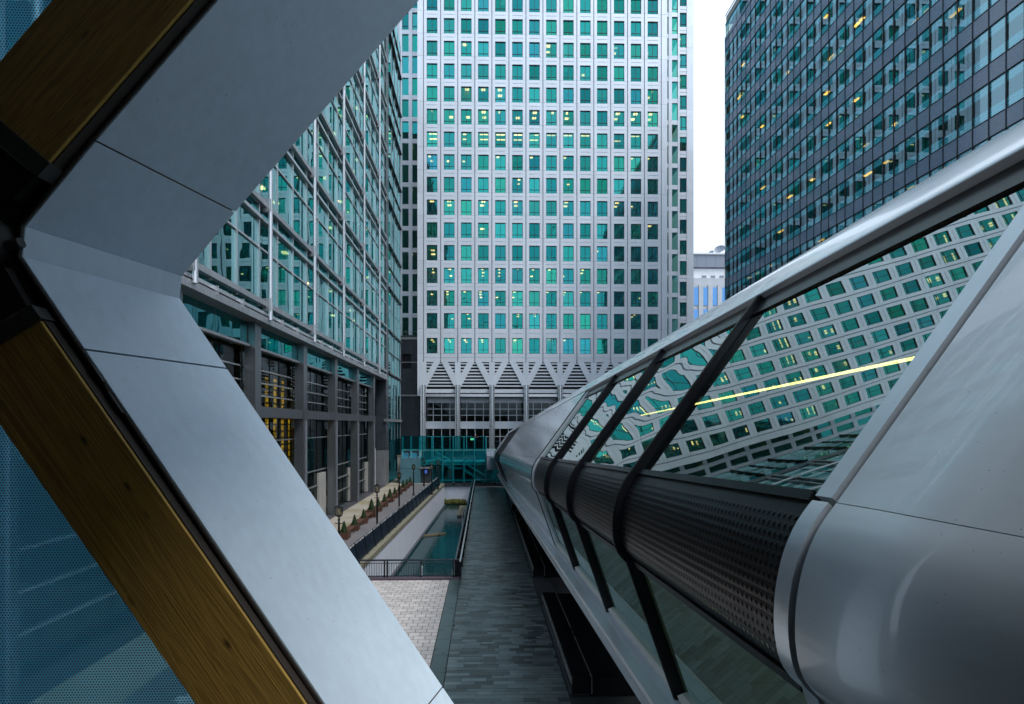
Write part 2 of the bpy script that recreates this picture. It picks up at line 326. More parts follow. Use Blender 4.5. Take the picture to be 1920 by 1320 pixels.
def fritted():
    m, nt, N, L, out = newmat('blue_tower_glass')
    ge = N('ShaderNodeNewGeometry'); sx = N('ShaderNodeSeparateXYZ'); L(ge.outputs['Position'], sx.inputs[0])
    v = math_(N, L, 'MODULO', math_(N, L, 'SUBTRACT', sx.outputs['Z'], 31.1 - 4.15 * 10), 4.15)          # height above the slate band
    lo = math_(N, L, 'LESS_THAN', v, .80); hi = math_(N, L, 'GREATER_THAN', v, 1.97); fr_ = math_(N, L, 'MAXIMUM', lo, hi)
    ln = math_(N, L, 'GREATER_THAN', math_(N, L, 'MODULO', math_(N, L, 'ADD', v, .05), .26), .035)
    pr = math_(N, L, 'MULTIPLY', fr_, ln)
    tr = N('ShaderNodeBsdfTransparent'); tr.inputs['Color'].default_value = (.34, .46, .42, 1)
    gl = N('ShaderNodeBsdfGlossy'); gl.inputs['Color'].default_value = (.48, .74, .84, 1); gl.inputs['Roughness'].default_value = 0.
    df = N('ShaderNodeBsdfDiffuse'); df.inputs['Color'].default_value = (.09, .46, .58, 1)
    m1 = N('ShaderNodeMixShader'); L(math_(N, L, 'MULTIPLY', pr, .92), m1.inputs[0]); L(tr.outputs[0], m1.inputs[1]); L(df.outputs[0], m1.inputs[2])
    f = N('ShaderNodeFresnel'); both_sides(N, L, f)
    m2 = N('ShaderNodeMixShader'); L(math_(N, L, 'ADD', math_(N, L, 'MULTIPLY', f.outputs[0], .8), .26, True), m2.inputs[0]); L(m1.outputs[0], m2.inputs[1]); L(gl.outputs[0], m2.inputs[2])
    L(m2.outputs[0], out.inputs['Surface']); return m
M['dark_glass'] = fritted()
M['podium_glass'] = glass('podium_glass', (.50, .58, .58), (.32, .40, .38), .14, .9, 0., .004, .012, .5)
M['stair_glass'] = glass('turquoise_stair_glass', (.15, .60, .66), (.08, .60, .62), .08, .8, 0., .004)
M['bridge_glass'] = glass('bridge_glass', (.72, .83, .81), (.36, .44, .38), .31, 1.0, 0., .0, .003, .6)
M['bridge_glass_wavy'] = glass('wavy_bridge_glass', (.74, .84, .82), (.36, .44, .38), .40, 1.0, 0., .0, .008, .6)
M['lower_glass'] = glass('lower_bridge_glass', (.60, .72, .70), (.55, .66, .60), .26, 1.0, 0., .002)
M['clear'] = glass('clear_glass', (.8, .9, .9), (.95, .98, .99), .02, .4)
M['bfloor'] = brick_mat('bridge_floor_tiles', (.26, .29, .22), (.22, .25, .19), (.12, .13, .10), .6, .6, .5, .006, .1)
M['bint'] = pm('bridge_interior', (.05, .055, .05), .6)
M['teal'] = pm('teal_painted_steel', (.10, .42, .48), .35, 0, .1, 1.)
M['tealpanel'] = pm('teal_grey_panel', (.08, .19, .23), .35, 0, .15, .6, rnd=.2)
M['green'] = pm('green_column', (.02, .20, .11), .4)
M['stone_far'] = pm('far_stone', (.50, .52, .56), .7, 0, .15, .3)
M['grey_far'] = pm('far_grey_metal', (.22, .25, .31), .5, 0, .06, .3)
M['blue_far'] = glass('far_blue_glass', (.20, .45, .85), (.03, .08, .18), .6, .4)
M['lum'] = glow('warm_luminaire', (1., .40, .18), 6.0, .6)
M['lum_y'] = glow('amber_luminaire', (1., .50, .08), 3.6, .6)
M['led'] = glow('linear_lamp', (1., .78, .25), 4.5)
M['red'] = glow('red_display', (1., .05, .08), 1.2); M['yel'] = glow('yellow_display', (.9, .85, .4), .8)
M['blue_sign'] = glow('blue_sign', (.03, .10, .55), .8)
def gold_mat():  # warm lobby light put in as patchy emission of the wall itself
    m, nt, N, L, out = newmat('glowing_golden_wall'); e = N('ShaderNodeEmission'); L(e.outputs[0], out.inputs['Surface'])
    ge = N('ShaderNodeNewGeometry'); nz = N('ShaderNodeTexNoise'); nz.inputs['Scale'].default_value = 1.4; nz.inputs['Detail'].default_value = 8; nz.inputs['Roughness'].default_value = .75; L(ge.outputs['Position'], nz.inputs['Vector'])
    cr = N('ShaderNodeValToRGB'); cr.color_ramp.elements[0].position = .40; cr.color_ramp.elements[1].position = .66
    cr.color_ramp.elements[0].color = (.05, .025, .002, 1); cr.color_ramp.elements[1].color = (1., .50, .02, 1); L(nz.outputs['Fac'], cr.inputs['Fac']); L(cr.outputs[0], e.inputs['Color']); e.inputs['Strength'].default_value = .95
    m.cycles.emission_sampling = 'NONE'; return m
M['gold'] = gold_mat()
def water_mat():
    m, nt, N, L, out = newmat('dock_water'); b = N('ShaderNodeBsdfPrincipled'); L(b.outputs[0], out.inputs['Surface'])
    b.inputs['Base Color'].default_value = (.004, .036, .042, 1); b.inputs['Roughness'].default_value = .03; b.inputs['IOR'].default_value = 1.4
    ge = N('ShaderNodeNewGeometry'); nz = N('ShaderNodeTexNoise'); nz.inputs['Scale'].default_value = 2.6; nz.inputs['Detail'].default_value = 4; L(ge.outputs['Position'], nz.inputs['Vector'])
    bp = N('ShaderNodeBump'); bp.inputs['Distance'].default_value = .012; L(nz.outputs['Fac'], bp.inputs['Height']); L(bp.outputs[0], b.inputs['Normal']); return m
M['water'] = water_mat()

# ================================================================== SETTING: ground and water
def QE(Y): return -7.0 + (Y - 28.3) * (1.25 / 31.2)          # x of the quay edge, which runs slightly askew
struct(MB().quad((-400, -200, -3), (400, -200, -3), (400, 600, -3), (-400, 600, -3)).build('water', M['water']))
struct(MB().slab([(-400, 84.), (400, 84.), (400, 900), (-400, 900)], -3.5, -.06).build('ground', M['greypave']))
struct(MB().slab([(6.2, -60), (400, -60), (400, 83.9), (6.2, 83.9)], -3.5, -.06).build('terrace', M['darkpave']))
# quay slab with its coping and retaining face
quay = struct(MB().slab([(-90, -40), (-9.2, -40), (QE(25) - .5, 25), (QE(66) - .5, 66.), (QE(66) - .5, 83.9), (-90, 83.9)], -.4, 0.).build('quay', M['greypave']))
for y0 in range(25, 66, 5):
    y1 = min(y0 + 5, 66)
    MB().hexa([(QE(y0) - .5, y0, -.25), (QE(y0) + .06, y0, -.25), (QE(y1) + .06, y1 - .02, -.25), (QE(y1) - .5, y1 - .02, -.25)],
              [(QE(y0) - .5, y0, .05), (QE(y0) + .06, y0, .05), (QE(y1) + .06, y1 - .02, .05), (QE(y1) - .5, y1 - .02, .05)]).build('coping_stone', M['coping'], quay)
    MB().hexa([(QE(y0) - .4, y0, -3.4), (QE(y0), y0, -3.4), (QE(y1), y1 - .015, -3.4), (QE(y1) - .4, y1 - .015, -3.4)],
              [(QE(y0) - .4, y0, -.25), (QE(y0), y0, -.25), (QE(y1), y1 - .015, -.25), (QE(y1) - .4, y1 - .015, -.25)]).build('wall_panel', M['wallpale'], quay)
MB().hexa([(QE(25), 25, -3.4), (QE(25) + .22, 25, -3.4), (QE(66) + .22, 66, -3.4), (QE(66), 66, -3.4)], [(QE(25), 25, -2.8), (QE(25) + .22, 25, -2.8), (QE(66) + .22, 66, -2.8), (QE(66), 66, -2.8)]).build('footing', M['slate'], quay)
struct(MB().slab([(-13.1, 0), (-9.9 - .6, 0), (-9.9 - .6, 66), (-6.4, 66), (-6.4, 71.), (-13.1, 71.)], .002, .006).build('promenade', M['prom']))
struct(MB().slab([(-22, 0), (-13.15, 0), (-13.15, 71.), (-22, 71.)], .002, .006).build('arcade_paving', M['darkpave']))

# plaza of pale pavers in front of the fence
plaza = struct(MB().slab([(-9.1, 4), (-1.78, 4), (-1.78, 25.3), (-9.1, 25.3)], -3.2, -.03).build('plaza', M['paver_joint']))
pav = []
bw, bh = .44, .30
for r in range(int((25.0 - 9) / bh)):
    for c in range(16):
        x1 = -1.80 - c * bw - (bw / 2 if r % 2 else 0)
        if c == 0 and r % 2: pav.append((-1.80 - bw / 2, -1.80, 9 + r * bh))
        pav.append((x1 - bw, x1, 9 + r * bh))
pav.sort(key=lambda p: (not shown(((p[0] + p[1]) / 2, p[2], 0), 6), p[2]))
pmesh = MB().box(-bw / 2 + .013, bw / 2 - .013, .013, bh - .013, -.04, 0).mesh('paver', M['paver'])
hmesh = MB().box(-bw / 4 + .013, bw / 4 - .013, .013, bh - .013, -.04, 0).mesh('paver', M['paver'])
rest = MB()
for i, (x0, x1, y) in enumerate(pav):
    dz = random.uniform(0, .005)
    if i < 260: put('paver', pmesh if x1 - x0 > .3 else hmesh, plaza, ((x0 + x1) / 2, y, dz))
    else: rest.box(x0 + .013, x1 - .013, y + .013, y + bh - .013, -.04, dz)
stuff(rest.build('paver_field', M['paver'], plaza))
MB().box(-6.6, -1.3, 24.98, 25.25, -.03, .09).build('kerb', pm('purple_kerb', (.12, .09, .12), .5), plaza)

# walkway: slate setts between a border and the bench line
walk = struct(MB().slab([(-1.78, 6), (6.2, 6), (6.2, 62.5), (-1.78, 62.5)], -1.2, -.035).build('walkway', M['joint']))
MB().box(-1.775, -1.40, 25.3, 62.4, -3.4, -1.2).build('dock_face', M['slate'], walk)
yy = 6.0; k = 0
while yy < 62:
    MB().box(-1.775, -1.27, yy + .006, min(yy + 1.2, 62.4) - .006, -.03, .004).build('border_slab', M['border'], walk); yy += 1.2
setts = []; y = 9.0; rows = 0
while y < 62.3:
    d = random.choice((.16, .19, .19, .22)); x = -1.24 - random.uniform(0, .4)
    while x < 2.5:
        w = random.uniform(.38, .85); a, b = max(x, -1.24), min(x + w, 2.5)
        if b - a > .06: setts.append((a, b, y, y + d))
        x += w
    y += d
setts.sort(key=lambda p: (not shown(((p[0] + p[1]) / 2, p[2], 0), 30), p[2]))
rest = MB()
unit = MB().box(0, 1, 0, 1, -1, 0).mesh('sett', M['sett'])
for i, (a, b, y0, y1) in enumerate(setts):
    dz = random.uniform(-.003, .003)
    if i < 300:
        o = put('sett', unit, walk, (a + .004, y0 + .004, dz)); o.scale = (b - a - .008, y1 - y0 - .008, .03)
    else: rest.box(a + .004, b - .004, y0 + .004, y1 - .004, -.03, dz)
stuff(rest.build('sett_field', M['sett'], walk))
for j in range(4):
    for i in range(5):
        MB().box(2.54 + j * .9 + .006, 2.54 + (j + 1) * .9 - .006, 21.6 + i * .72 + .006, 21.6 + (i + 1) * .72 - .006, -.03, random.uniform(-.002, .002)).build('paving_slab', M['darkpave'], walk)

# dock end under the stair
MB().box(-7.0, -1.4, 67.2, 68, -3.4, -.05).build('dock_end', M['wallpale']); e = bpy.data.objects['dock_end']; struct(e)
mo = MB()
for i in range(60): 
    x = random.uniform(-6, -2.6); mo.lathe((x, 67.1 + random.uniform(-.1, .1), -3.05), [(.05, 0), (random.uniform(.2, .4), .1), (random.uniform(.15, .3), random.uniform(.35, .6)), (.03, random.uniform(.6, .9))], 6)
tag(stuff(mo.build('moss_band', M['moss'], None, True)), 'band of olive moss along the dock end waterline', 'moss')

# ================================================================== BUILDINGS
def split_parts(items, parent, name, rest_name, mat, make, key, limit=300, sub=None):
    pass

# ---------------------------------------------------------------- pale steel office tower
YT, PXM = 84.4, 900 / 84.4
tower = thing('office_tower', 'pale steel tower with square teal windows facing the walkway', 'tower', at=(10.5, YT, 0))
ZT = [23.40] + [27.75 + 3.985 * k for k in range(33)]           # window heads
WH, WW, BAY, X0 = 2.72, 1.87, 3.0, -10.66                         # X0 = first bay boundary
NB = 14
def y_front(): return YT
# shared meshes: pane and frame, origin at bottom centre
def pane_mesh(w, h): return MB().quad((-w / 2, 0, 0), (w / 2, 0, 0), (w / 2, 0, h), (-w / 2, 0, h)).mesh('window', M['tower_glass'])
def frame_into(mb, x, y, z, w, h, t=.07, mids=(.5,), sill=.24):
    mb.box(x - w / 2, x - w / 2 + t, y - .05, y + .03, z, z + h); mb.box(x + w / 2 - t, x + w / 2, y - .05, y + .03, z, z + h)
    mb.box(x - w / 2 + t, x + w / 2 - t, y - .05, y + .03, z, z + t); mb.box(x - w / 2 + t, x + w / 2 - t, y - .05, y + .03, z + h - t * 1.6, z + h)
    for f in mids: mb.box(x - w / 2 + f * w - t / 2, x - w / 2 + f * w + t / 2, y - .055, y + .025, z + t, z + h - t * 1.6)
    if sill: mb.box(x - w / 2 + t, x + w / 2 - t, y - .052, y + .02, z + h * sill - t / 2, z + h * sill + t / 2)
def pier_into(mb, x, y, z0, z1, left=True, right=True):
    hw = (BAY - WW) / 2
    if left: mb.box(x - hw, x - .075, y, y + .32, z0 + .015, z1 - .015)
    if right: mb.box(x + .075, x + hw, y, y + .32, z0 + .015, z1 - .015)
    mb.box(x - .30, x - .26, y - .012, y, z0 + .02, z1 - .02) if left else None
def groove_into(mb, x, y, z0, z1): mb.box(x - .075, x + .075, y + .10, y + .30, z0, z1)
def spandrel_into(mb, x, y, z0, z1):
    zm = (z0 + z1) / 2
    mb.box(x - WW / 2, x + WW / 2, y, y + .30, z0, zm - .05); mb.box(x - WW / 2, x + WW / 2, y, y + .30, zm + .05, z1)
    mb.box(x - WW / 2, x + WW / 2, y + .05, y + .28, zm - .05, zm + .05)
fp = {}
MW = pane_mesh(WW, WH); fm = MB(); frame_into(fm, 0, 0, 0, WW, WH); FM = fm.mesh('frame', M['frame_dark'])
sm = MB(); spandrel_into(sm, 0, 0, 0, 3.985 - WH); SM = sm.mesh('spandrel_panel', M['steel'])
pmx = MB(); pier_into(pmx, 0, 0, 0, 3.985); PM = pmx.mesh('pier_panel', M['steel'])
upper_w, upper_f, upper_c, upper_g = MB(), MB(), MB(), MB()
lights, blinds, slabs, rooms = MB(), MB(), MB(), MB()
IN_VIEW = 15                                                       # floors 0..14 lie in the frame
for k, zt in enumerate(ZT):
    z0 = zt - WH; zn = (ZT[k + 1] - WH) if k + 1 < len(ZT) else zt + 1.26; zlow = 19.2 if k == 0 else ZT[k - 1] + .63 if False else (zt - WH - 0)
    for j in range(NB):
        x = X0 + BAY * (j + .5)
        if k < IN_VIEW + 1:
            o = put('window', MW, tower, (x, YT + .2, z0)); f_ = put('frame', FM, o, (0, 0, 0)); f_.matrix_parent_inverse = Matrix.Identity(4)
            if k == 0: a = MB(); spandrel_into(a, x, YT, zt, zn); a.build('spandrel_panel', M['steel'], tower)
            else: put('spandrel_panel', SM, tower, (x, YT, zt))
        else:
            upper_w.quad((x - WW / 2, YT + .2, z0), (x + WW / 2, YT + .2, z0), (x + WW / 2, YT + .2, zt), (x - WW / 2, YT + .2, zt))
            frame_into(upper_f, x, YT + .2, z0, WW, WH); spandrel_into(upper_c, x, YT, zt, zn)
        # blinds behind some panes
        if random.random() < .30:
            hb = random.choice((.35, .5, .9, 1.3, 2.2)); sx = random.choice((-1, 0, 1))
            xa, xb = (x - WW / 2, x) if sx < 0 else (x, x + WW / 2) if sx > 0 else (x - WW / 2, x + WW / 2)
            blinds.box(xa + .05, xb - .05, YT + .32, YT + .35, zt - hb, zt - .05)
    for j in range(NB + 1):
        x = X0 + BAY * j; pz1 = zn
        if k < IN_VIEW + 1 and k > 0: put('pier_panel', PM, tower, (x, YT, z0))
        elif k == 0: a = MB(); pier_into(a, x, YT, z0, pz1); a.build('pier_panel', M['steel'], tower)
        else: pier_into(upper_c, x, YT, z0, pz1)
    # offices: ceiling, luminaires
    slabs.box(-11.0, 31.7, YT + .36, YT + 9, zt + .25, zt + .6)
    prob = random.choice((.12, .35, .55, .75, .9)); kind = random.choice(('disc', 'panel', 'long', 'panel', 'disc')); ox = random.uniform(-.5, .5)
    for j in range(NB):
        x = X0 + BAY * (j + .5)
        if random.random() < prob:
            for d in ((1.4, 3.2, 5.2) if k < 6 else (1.1, 2.6)):
                if random.random() < .25: continue
                xx = x + ox + random.uniform(-.12, .12)
                if kind == 'long': lights.box(xx - .75, xx + .75, YT + d - .09, YT + d + .09, zt + .14, zt + .24)
                elif kind == 'disc': lights.lathe((xx, YT + d, zt + .1), [(.18, 0), (.26, .06), (.2, .14)], 8)
                else: lights.box(xx - .34, xx + .34, YT + d - .24, YT + d + .24, zt + .14, zt + .24)
        if random.random() < .35:                                   # desks, screens and cupboards seen over the sill
            xx = x + random.uniform(-.5, .5); w_ = random.uniform(.15, .45); h_ = random.uniform(.5, 1.3)
            blinds.box(xx - w_, xx + w_, YT + .7, YT + 1.2, z0, z0 + h_)
        if random.random() < .45:                                   # cross walls and deep or shallow rooms
            d = random.uniform(1.6, 5.5); rooms.box(x - 1.4, x + 1.4, YT + d, YT + d + .1, z0, zt + .24)
for j in range(NB + 1): groove_into(upper_g, X0 + BAY * j, YT, 19.2, ZT[-1])
# edges of the main face
for xa, xb in ((-11.72, X0 - (BAY - WW) / 2), (X0 + BAY * NB + (BAY - WW) / 2, 32.42)):
    for k in range(len(ZT)):
        z0 = ZT[k] - WH; z1 = (ZT[k + 1] - WH) if k + 1 < len(ZT) else ZT[k] + 1.2
        upper_c.box(xa, xb, YT, YT + .4, z0 + .015, z1 - .02)
base_c = MB()
for j in range(NB):                                              # plain band between windows and louvres
    x = X0 + BAY * (j + .5); base_c.box(x - BAY / 2 + .075, x + BAY / 2 - .075, YT, YT + .3, 19.95, ZT[0] - WH - .015); base_c.box(x - BAY / 2 + .075, x + BAY / 2 - .075, YT, YT + .3, 19.17, 19.92)
base_c.box(-11.72, X0 - .075, YT, YT + .4, 13.2, ZT[0] - WH - .02); base_c.box(X0 + BAY * NB + .075, 32.42, YT, YT + .4, 13.2, ZT[0] - WH - .02)
stuff(base_c.build('cladding_band', M['steel'], tower))
# louvred storey with inverted V braces
for i in range(7):
    xa, xb = X0 + 6 * i, X0 + 6 * i + 6
    for q in range(8):
        zc = 14.85 + q * .56
        MB().hexa([(xa + .1, YT + .10, zc), (xb - .1, YT + .10, zc), (xb - .1, YT + .45, zc + .04), (xa + .1, YT + .45, zc + .04)],
                  [(xa + .1, YT + .10, zc + .24), (xb - .1, YT + .10, zc + .24), (xb - .1, YT + .45, zc + .22), (xa + .1, YT + .45, zc + .22)]).build('louvre_slat', M['steel'], tower)
    for sx in (-1, 1):
        xm = (xa + xb) / 2
        p = [(xm + sx * .12, YT - .04, 19.15), (xm + sx * 1.25, YT - .04, 19.15), (xm + sx * 2.95, YT - .04, 16.1), (xm + sx * 2.95, YT - .04, 14.55)]
        p.insert(4, (xm + sx * 2.55, YT - .04, 14.6))
        n = len(p); bk = [(x, y + .16, z) for x, y, z in p]
        MB().add(p + bk, [tuple(range(n)), tuple(range(2 * n - 1, n - 1, -1))] + [(i2, n + i2, n + (i2 + 1) % n, (i2 + 1) % n) for i2 in range(n)]).build('brace', M['steel'], tower)
    MB().box(xa + .02, xb - .02, YT + .5, YT + .6, 14.4, 19.2).build('louvre_backing', M['void'], tower)
    MB().box(xa - .55 if i == 0 else xa - .5, xa + .5, YT - .03, YT + .3, 14.4, 19.15).build('pier_casing', M['steel'], tower)
    MB().box(xa + .02, xb - .02, YT + .02, YT + .5, 13.75, 14.4).build('fascia_panel', M['steel'], tower)
    MB().box(xa + .02, xb - .02, YT + .25, YT + .5, 13.55, 13.74).build('shadow_gap', M['black'], tower)
    MB().box(xa + .02, xb - .02, YT + .05, YT + .5, 13.1, 13.54).build('lintel', M['inox'], tower)
    MB().tube((xa, YT - .35, 0), (xa, YT - .35, 15.1), .48, 20).build('round_column', M['inox'], tower, True, 40)
    # recessed lobby wall: pale bands and gridded windows
    yb = YT + 2.
    MB().box(xa, xb, yb, yb + .2, 12.1, 13.3).build('pale_band', M['steel'], tower); MB().box(xa, xb, yb - .1, yb + .2, 7.45, 8.75).build('pale_band', M['steel'], tower)
    for zz0, zz1, nr in ((8.75, 12.1, 3), (4.6, 7.45, 2), (0, 4.5, 2)):
        MB().quad((xa, yb + .12, zz0), (xb, yb + .12, zz0), (xb, yb + .12, zz1), (xa, yb + .12, zz1)).build('lobby_glass', M['podium_glass'], tower)
        fr = MB()
        for c in range(1, 4): fr.box(xa + c * 1.5 - .05, xa + c * 1.5 + .05, yb - .02, yb + .1, zz0, zz1)
        for r in range(1, nr): fr.box(xa + .05, xb - .05, yb - .01, yb + .09, zz0 + (zz1 - zz0) * r / nr - .05, zz0 + (zz1 - zz0) * r / nr + .05)
        fr.build('glazing_bar', M['steel'], tower)
    MB().box(xa + .3 - .6, xa + .45, yb - .05, yb + .3, 0, 13.3).build('lobby_pier', M['slate'], tower)
MB().tube((X0 + 42, YT - .35, 0), (X0 + 42, YT - .35, 15.1), .48, 20).build('round_column', M['inox'], tower, True, 40)
MB().box(-12, 33, YT + 8.8, YT + 9., 0, 13.5).build('lobby_back_wall', pm('lobby_wall', (.06, .05, .05), .6), tower)
MB().box(-11.6, 32.3, YT + .62, YT + 9, 13.56, 14.3).build('lobby_ceiling', M['interior'], tower)
# set-back corners
steps = MB()
def step_face(y, wins, x0, x1, zlo, wh, tall):
    for k in range(-1, len(ZT)):
        zt = ZT[max(k, 0)] if k >= 0 else ZT[0] - 4.36
        z0 = zt - (3.2 if tall else WH)
        if zt < zlo: continue
        for xa, xb in wins:
            xc, w, h = (xa + xb) / 2, xb - xa, zt - z0
            if k < IN_VIEW and NWIN[0] < 300 and shown((xc, y, zt), 8):
                NWIN[0] += 1
                o = MB().quad((xa, y + .2, z0), (xb, y + .2, z0), (xb, y + .2, zt), (xa, y + .2, zt)).build('window', M['tower_glass'], tower)
                a = MB(); frame_into(a, xc, y + .2, z0, w, h, mids=() if tall else (.5,)); a.build('frame', M['frame_dark'], o)
            else:
                upper_w.quad((xa, y + .2, z0), (xb, y + .2, z0), (xb, y + .2, zt), (xa, y + .2, zt)); frame_into(upper_f, xc, y + .2, z0, w, h, mids=() if tall else (.5,))
            zn = zt + 3.985 - h
            if tall: steps.box(xa - .02, xb + .02, y, y + .3, zt, zn)
            else: steps.box(xa, xb, y, y + .3, zt, zt + .55); steps.box(xa, xb, y, y + .3, zt + .62, zn)
        edges = sorted([x0] + [e for w_ in wins for e in w_] + [x1])
        for i in range(0, len(edges), 2):
            if edges[i + 1] - edges[i] > .02:
                steps.box(edges[i], edges[i + 1], y - .06, y + .28, z0 + .01, z0 + 3.975)
        slabs.box(x0, x1, y + .35, y + 6, zt + .25, zt + .6)
        if random.random() < .4: lights.box((x0 + x1) / 2 - .2, (x0 + x1) / 2 + .2, y + 1.6, y + 2.0, zt + .12, zt + .22)
NWIN = [NB * (IN_VIEW + 1)]
step_face(88.0, [(-15.0, -13.82), (-13.15, -11.95)], -15.45, -11.72, 26, 3.2, True)
step_face(88.0, [(33.0, 34.02), (34.65, 35.75)], 32.42, 36.1, 12, 3.2, True)
step_face(91.7, [(-18.4, -16.5)], -20.5, -15.45, 26, WH, False)
step_face(91.7, [(37.1, 38.97)], 36.1, 40.3, 12, WH, False)
# flank towards the blue tower
for k, zt in enumerate(ZT):
    z0 = zt - WH; zn = (ZT[k + 1] - WH) if k + 1 < len(ZT) else zt + 1.2
    for j in range(14):
        y = 92.9 + 3 * j
        upper_w.quad((40.1, y, z0), (40.1, y + WW, z0), (40.1, y + WW, zt), (40.1, y, zt))
        steps.box(40.0, 40.3, y + WW, y + 3., z0, zn - .04); steps.box(40.0, 40.3, y, y + WW, zt, zn - .04)
stuff(steps.build('corner_cladding', M['steel'], tower))
stuff(upper_w.build('upper_window_field', M['tower_glass'], tower)); stuff(upper_f.build('upper_frame_field', M['frame_dark'], tower))
stuff(upper_c.build('upper_cladding_field', M['steel'], tower)); stuff(upper_g.build('pier_groove_field', M['steel_dark'], tower))
stuff(lights.build('luminaire_field', M['lum'], tower)); stuff(blinds.build('blind_field', M['blind'], tower)); stuff(slabs.build('ceiling_field', M['ceiling'], tower)); stuff(rooms.build('room_wall_field', pm('room_walls', (.26, .27, .24), .8, rnd=.7), tower))
MB().box(-20.4, 40., 98, 140, 0, 160).build('core', M['interior'], tower)
MB().box(-11.7, 32.4, YT + .4, YT + 9, 159.5, 160).build('roof', M['steel'], tower)
# dark lower corner beside the glass block
for i in range(5):
    for q in range(9):
        x0_ = -19.5 + i * 1.55; z0_ = q * 2.62
        if q in (7,) and i in (3,): continue
        MB().box(x0_ + .01, x0_ + 1.54, 87.4, 87.9, z0_ + .01, z0_ + 2.61).build('dark_panel', M['slate'], tower)
MB().box(-19.5, -11.75, 87.2, 87.9, 23.6, 24.0).build('ledge', M['inox_dull'], tower)
MB().box(-19.5, -11.75, 87.25, 87.4, 19.4, 19.55).build('ledge', M['inox_dull'], tower)
MB().box(-19.5, -11.75, 87.1, 87.4, 13.3, 13.6).build('ledge', M['inox_dull'], tower)
MB().box(-19.4, -11.75, 87.9, 88.3, 0, 23.6).build('dark_backing', M['void'], tower)
rl = MB(); rl.bar((-19.5, 87.3, 25.05), (-11.8, 87.3, 25.05), .05)
for i in range(8): rl.bar((-19.4 + i * 1.05, 87.3, 24), (-19.4 + i * 1.05, 87.3, 25.05), .04)
rl.build('roof_railing', M['inox_dull'], tower)

# ---------------------------------------------------------------- blue-glass tower on the far bank
XB = 38.0
blue = thing('blue_tower', 'dark blue glass tower with slate bands and amber lit offices', 'tower', at=(50, 45, 0))
FP, CW, SH = 4.15, 1.2, 1.42
cells = []
for k in range(-6, 10):
    for c in range(46):
        y0 = 75 - CW * (c + 1); zs = 31.1 + FP * k                      # zs = top of spandrel
        p = (XB, y0 + .6, zs - 2)
        x_, y_, d_ = proj(p); vis = -20 < x_ < 1950 and -20 < y_ < 1320 and (y_ < 842 - (x_ - 900) * .62)
        cells.append((0 if vis else 1, d_, y0, zs, k, c))
cells.sort()
spm = MB().hexa([(0, .02, -SH + .03), (0, .02, -.03), (0, CW - .02, -.03), (0, CW - .02, -SH + .03)], [(.1, .02, -SH + .03), (.1, .02, -.03), (.1, CW - .02, -.03), (.1, CW - .02, -SH + .03)]).mesh('spandrel_panel', M['granite_blue'])
VH = FP - SH
def vis_mesh(): return MB().quad((0, .03, .03), (0, .03, VH - .03), (0, CW - .03, VH - .03), (0, CW - .03, .03))
VM = vis_mesh().mesh('window', M['dark_glass'])
rs, rw = MB(), MB()
for i, (h_, d_, y0, zs, k, c) in enumerate(cells):
    if i < 300:
        put('spandrel_panel', spm, blue, (XB, y0, zs))
        o = put('window', VM, blue, (XB + .06, y0, zs))
    else:
        rs.add([(x + XB, y + y0, z + zs) for x, y, z in [tuple(v.co) for v in spm.vertices]], [tuple(p.vertices) for p in spm.polygons])
        rw.add([(x + XB + .06, y + y0, z + zs) for x, y, z in [tuple(v.co) for v in VM.vertices]], [(0, 1, 2, 3)])
stuff(rs.build('spandrel_field', M['granite_blue'], blue)); stuff(rw.build('window_field', M['dark_glass'], blue))
ml = MB().box(XB - .05, XB + .05, -.025, .025, 4, 69.2).mesh('mullion', M['black'])
for c in range(47): put('mullion', ml, blue, (0, 75 - CW * c, 0))
for k in range(-6, 11):
    zs = 31.1 + FP * k
    MB().box(XB - .04, XB + .06, 19.8, 75, zs - .03, zs + .03).build('transom', M['black'], blue); MB().box(XB - .04, XB + .06, 19.8, 75, zs - SH - .03, zs - SH + .03).build('transom', M['black'], blue)
    MB().box(XB + .12, XB + 9, 20, 74.9, zs - SH + .1, zs - .15).build('floor_slab', M['interior'], blue)
lb = MB()
for k in range(-6, 10):
    zc = 31.1 + FP * (k + 1) - SH
    for q in range(18):
        if random.random() < .36:
            y = 21 + q * 3 + random.uniform(-1.4, 1.4); dx = random.choice((.8, 1.3, 1.9, 2.8)); ln_ = random.choice((.5, .6, .9))
            lb.box(XB + dx, XB + dx + .32, y, y + ln_, zc + .0, zc + .08)
stuff(lb.build('luminaire_field', M['lum_y'], blue))
MB().box(XB + 9, XB + 40, 20, 74.9, 0, 68.6).build('core', M['interior'], blue)
MB().box(XB + .12, XB + 9, 74.8, 74.95, 0, 68.6).build('end_wall', M['granite_blue'], blue)
MB().box(XB - .02, XB + 40, 20, 75, 68.6, 69.2).build('parapet', M['granite_blue'], blue)
rl = MB(); rl.bar((XB + .2, 20, 70.2), (XB + .2, 75, 70.2), .05)
for i in range(37): rl.bar((XB + .2, 20.3 + i * 1.5, 69.2), (XB + .2, 20.3 + i * 1.5, 70.2), .05)
rl.build('roof_railing', M['inox_dull'], blue)

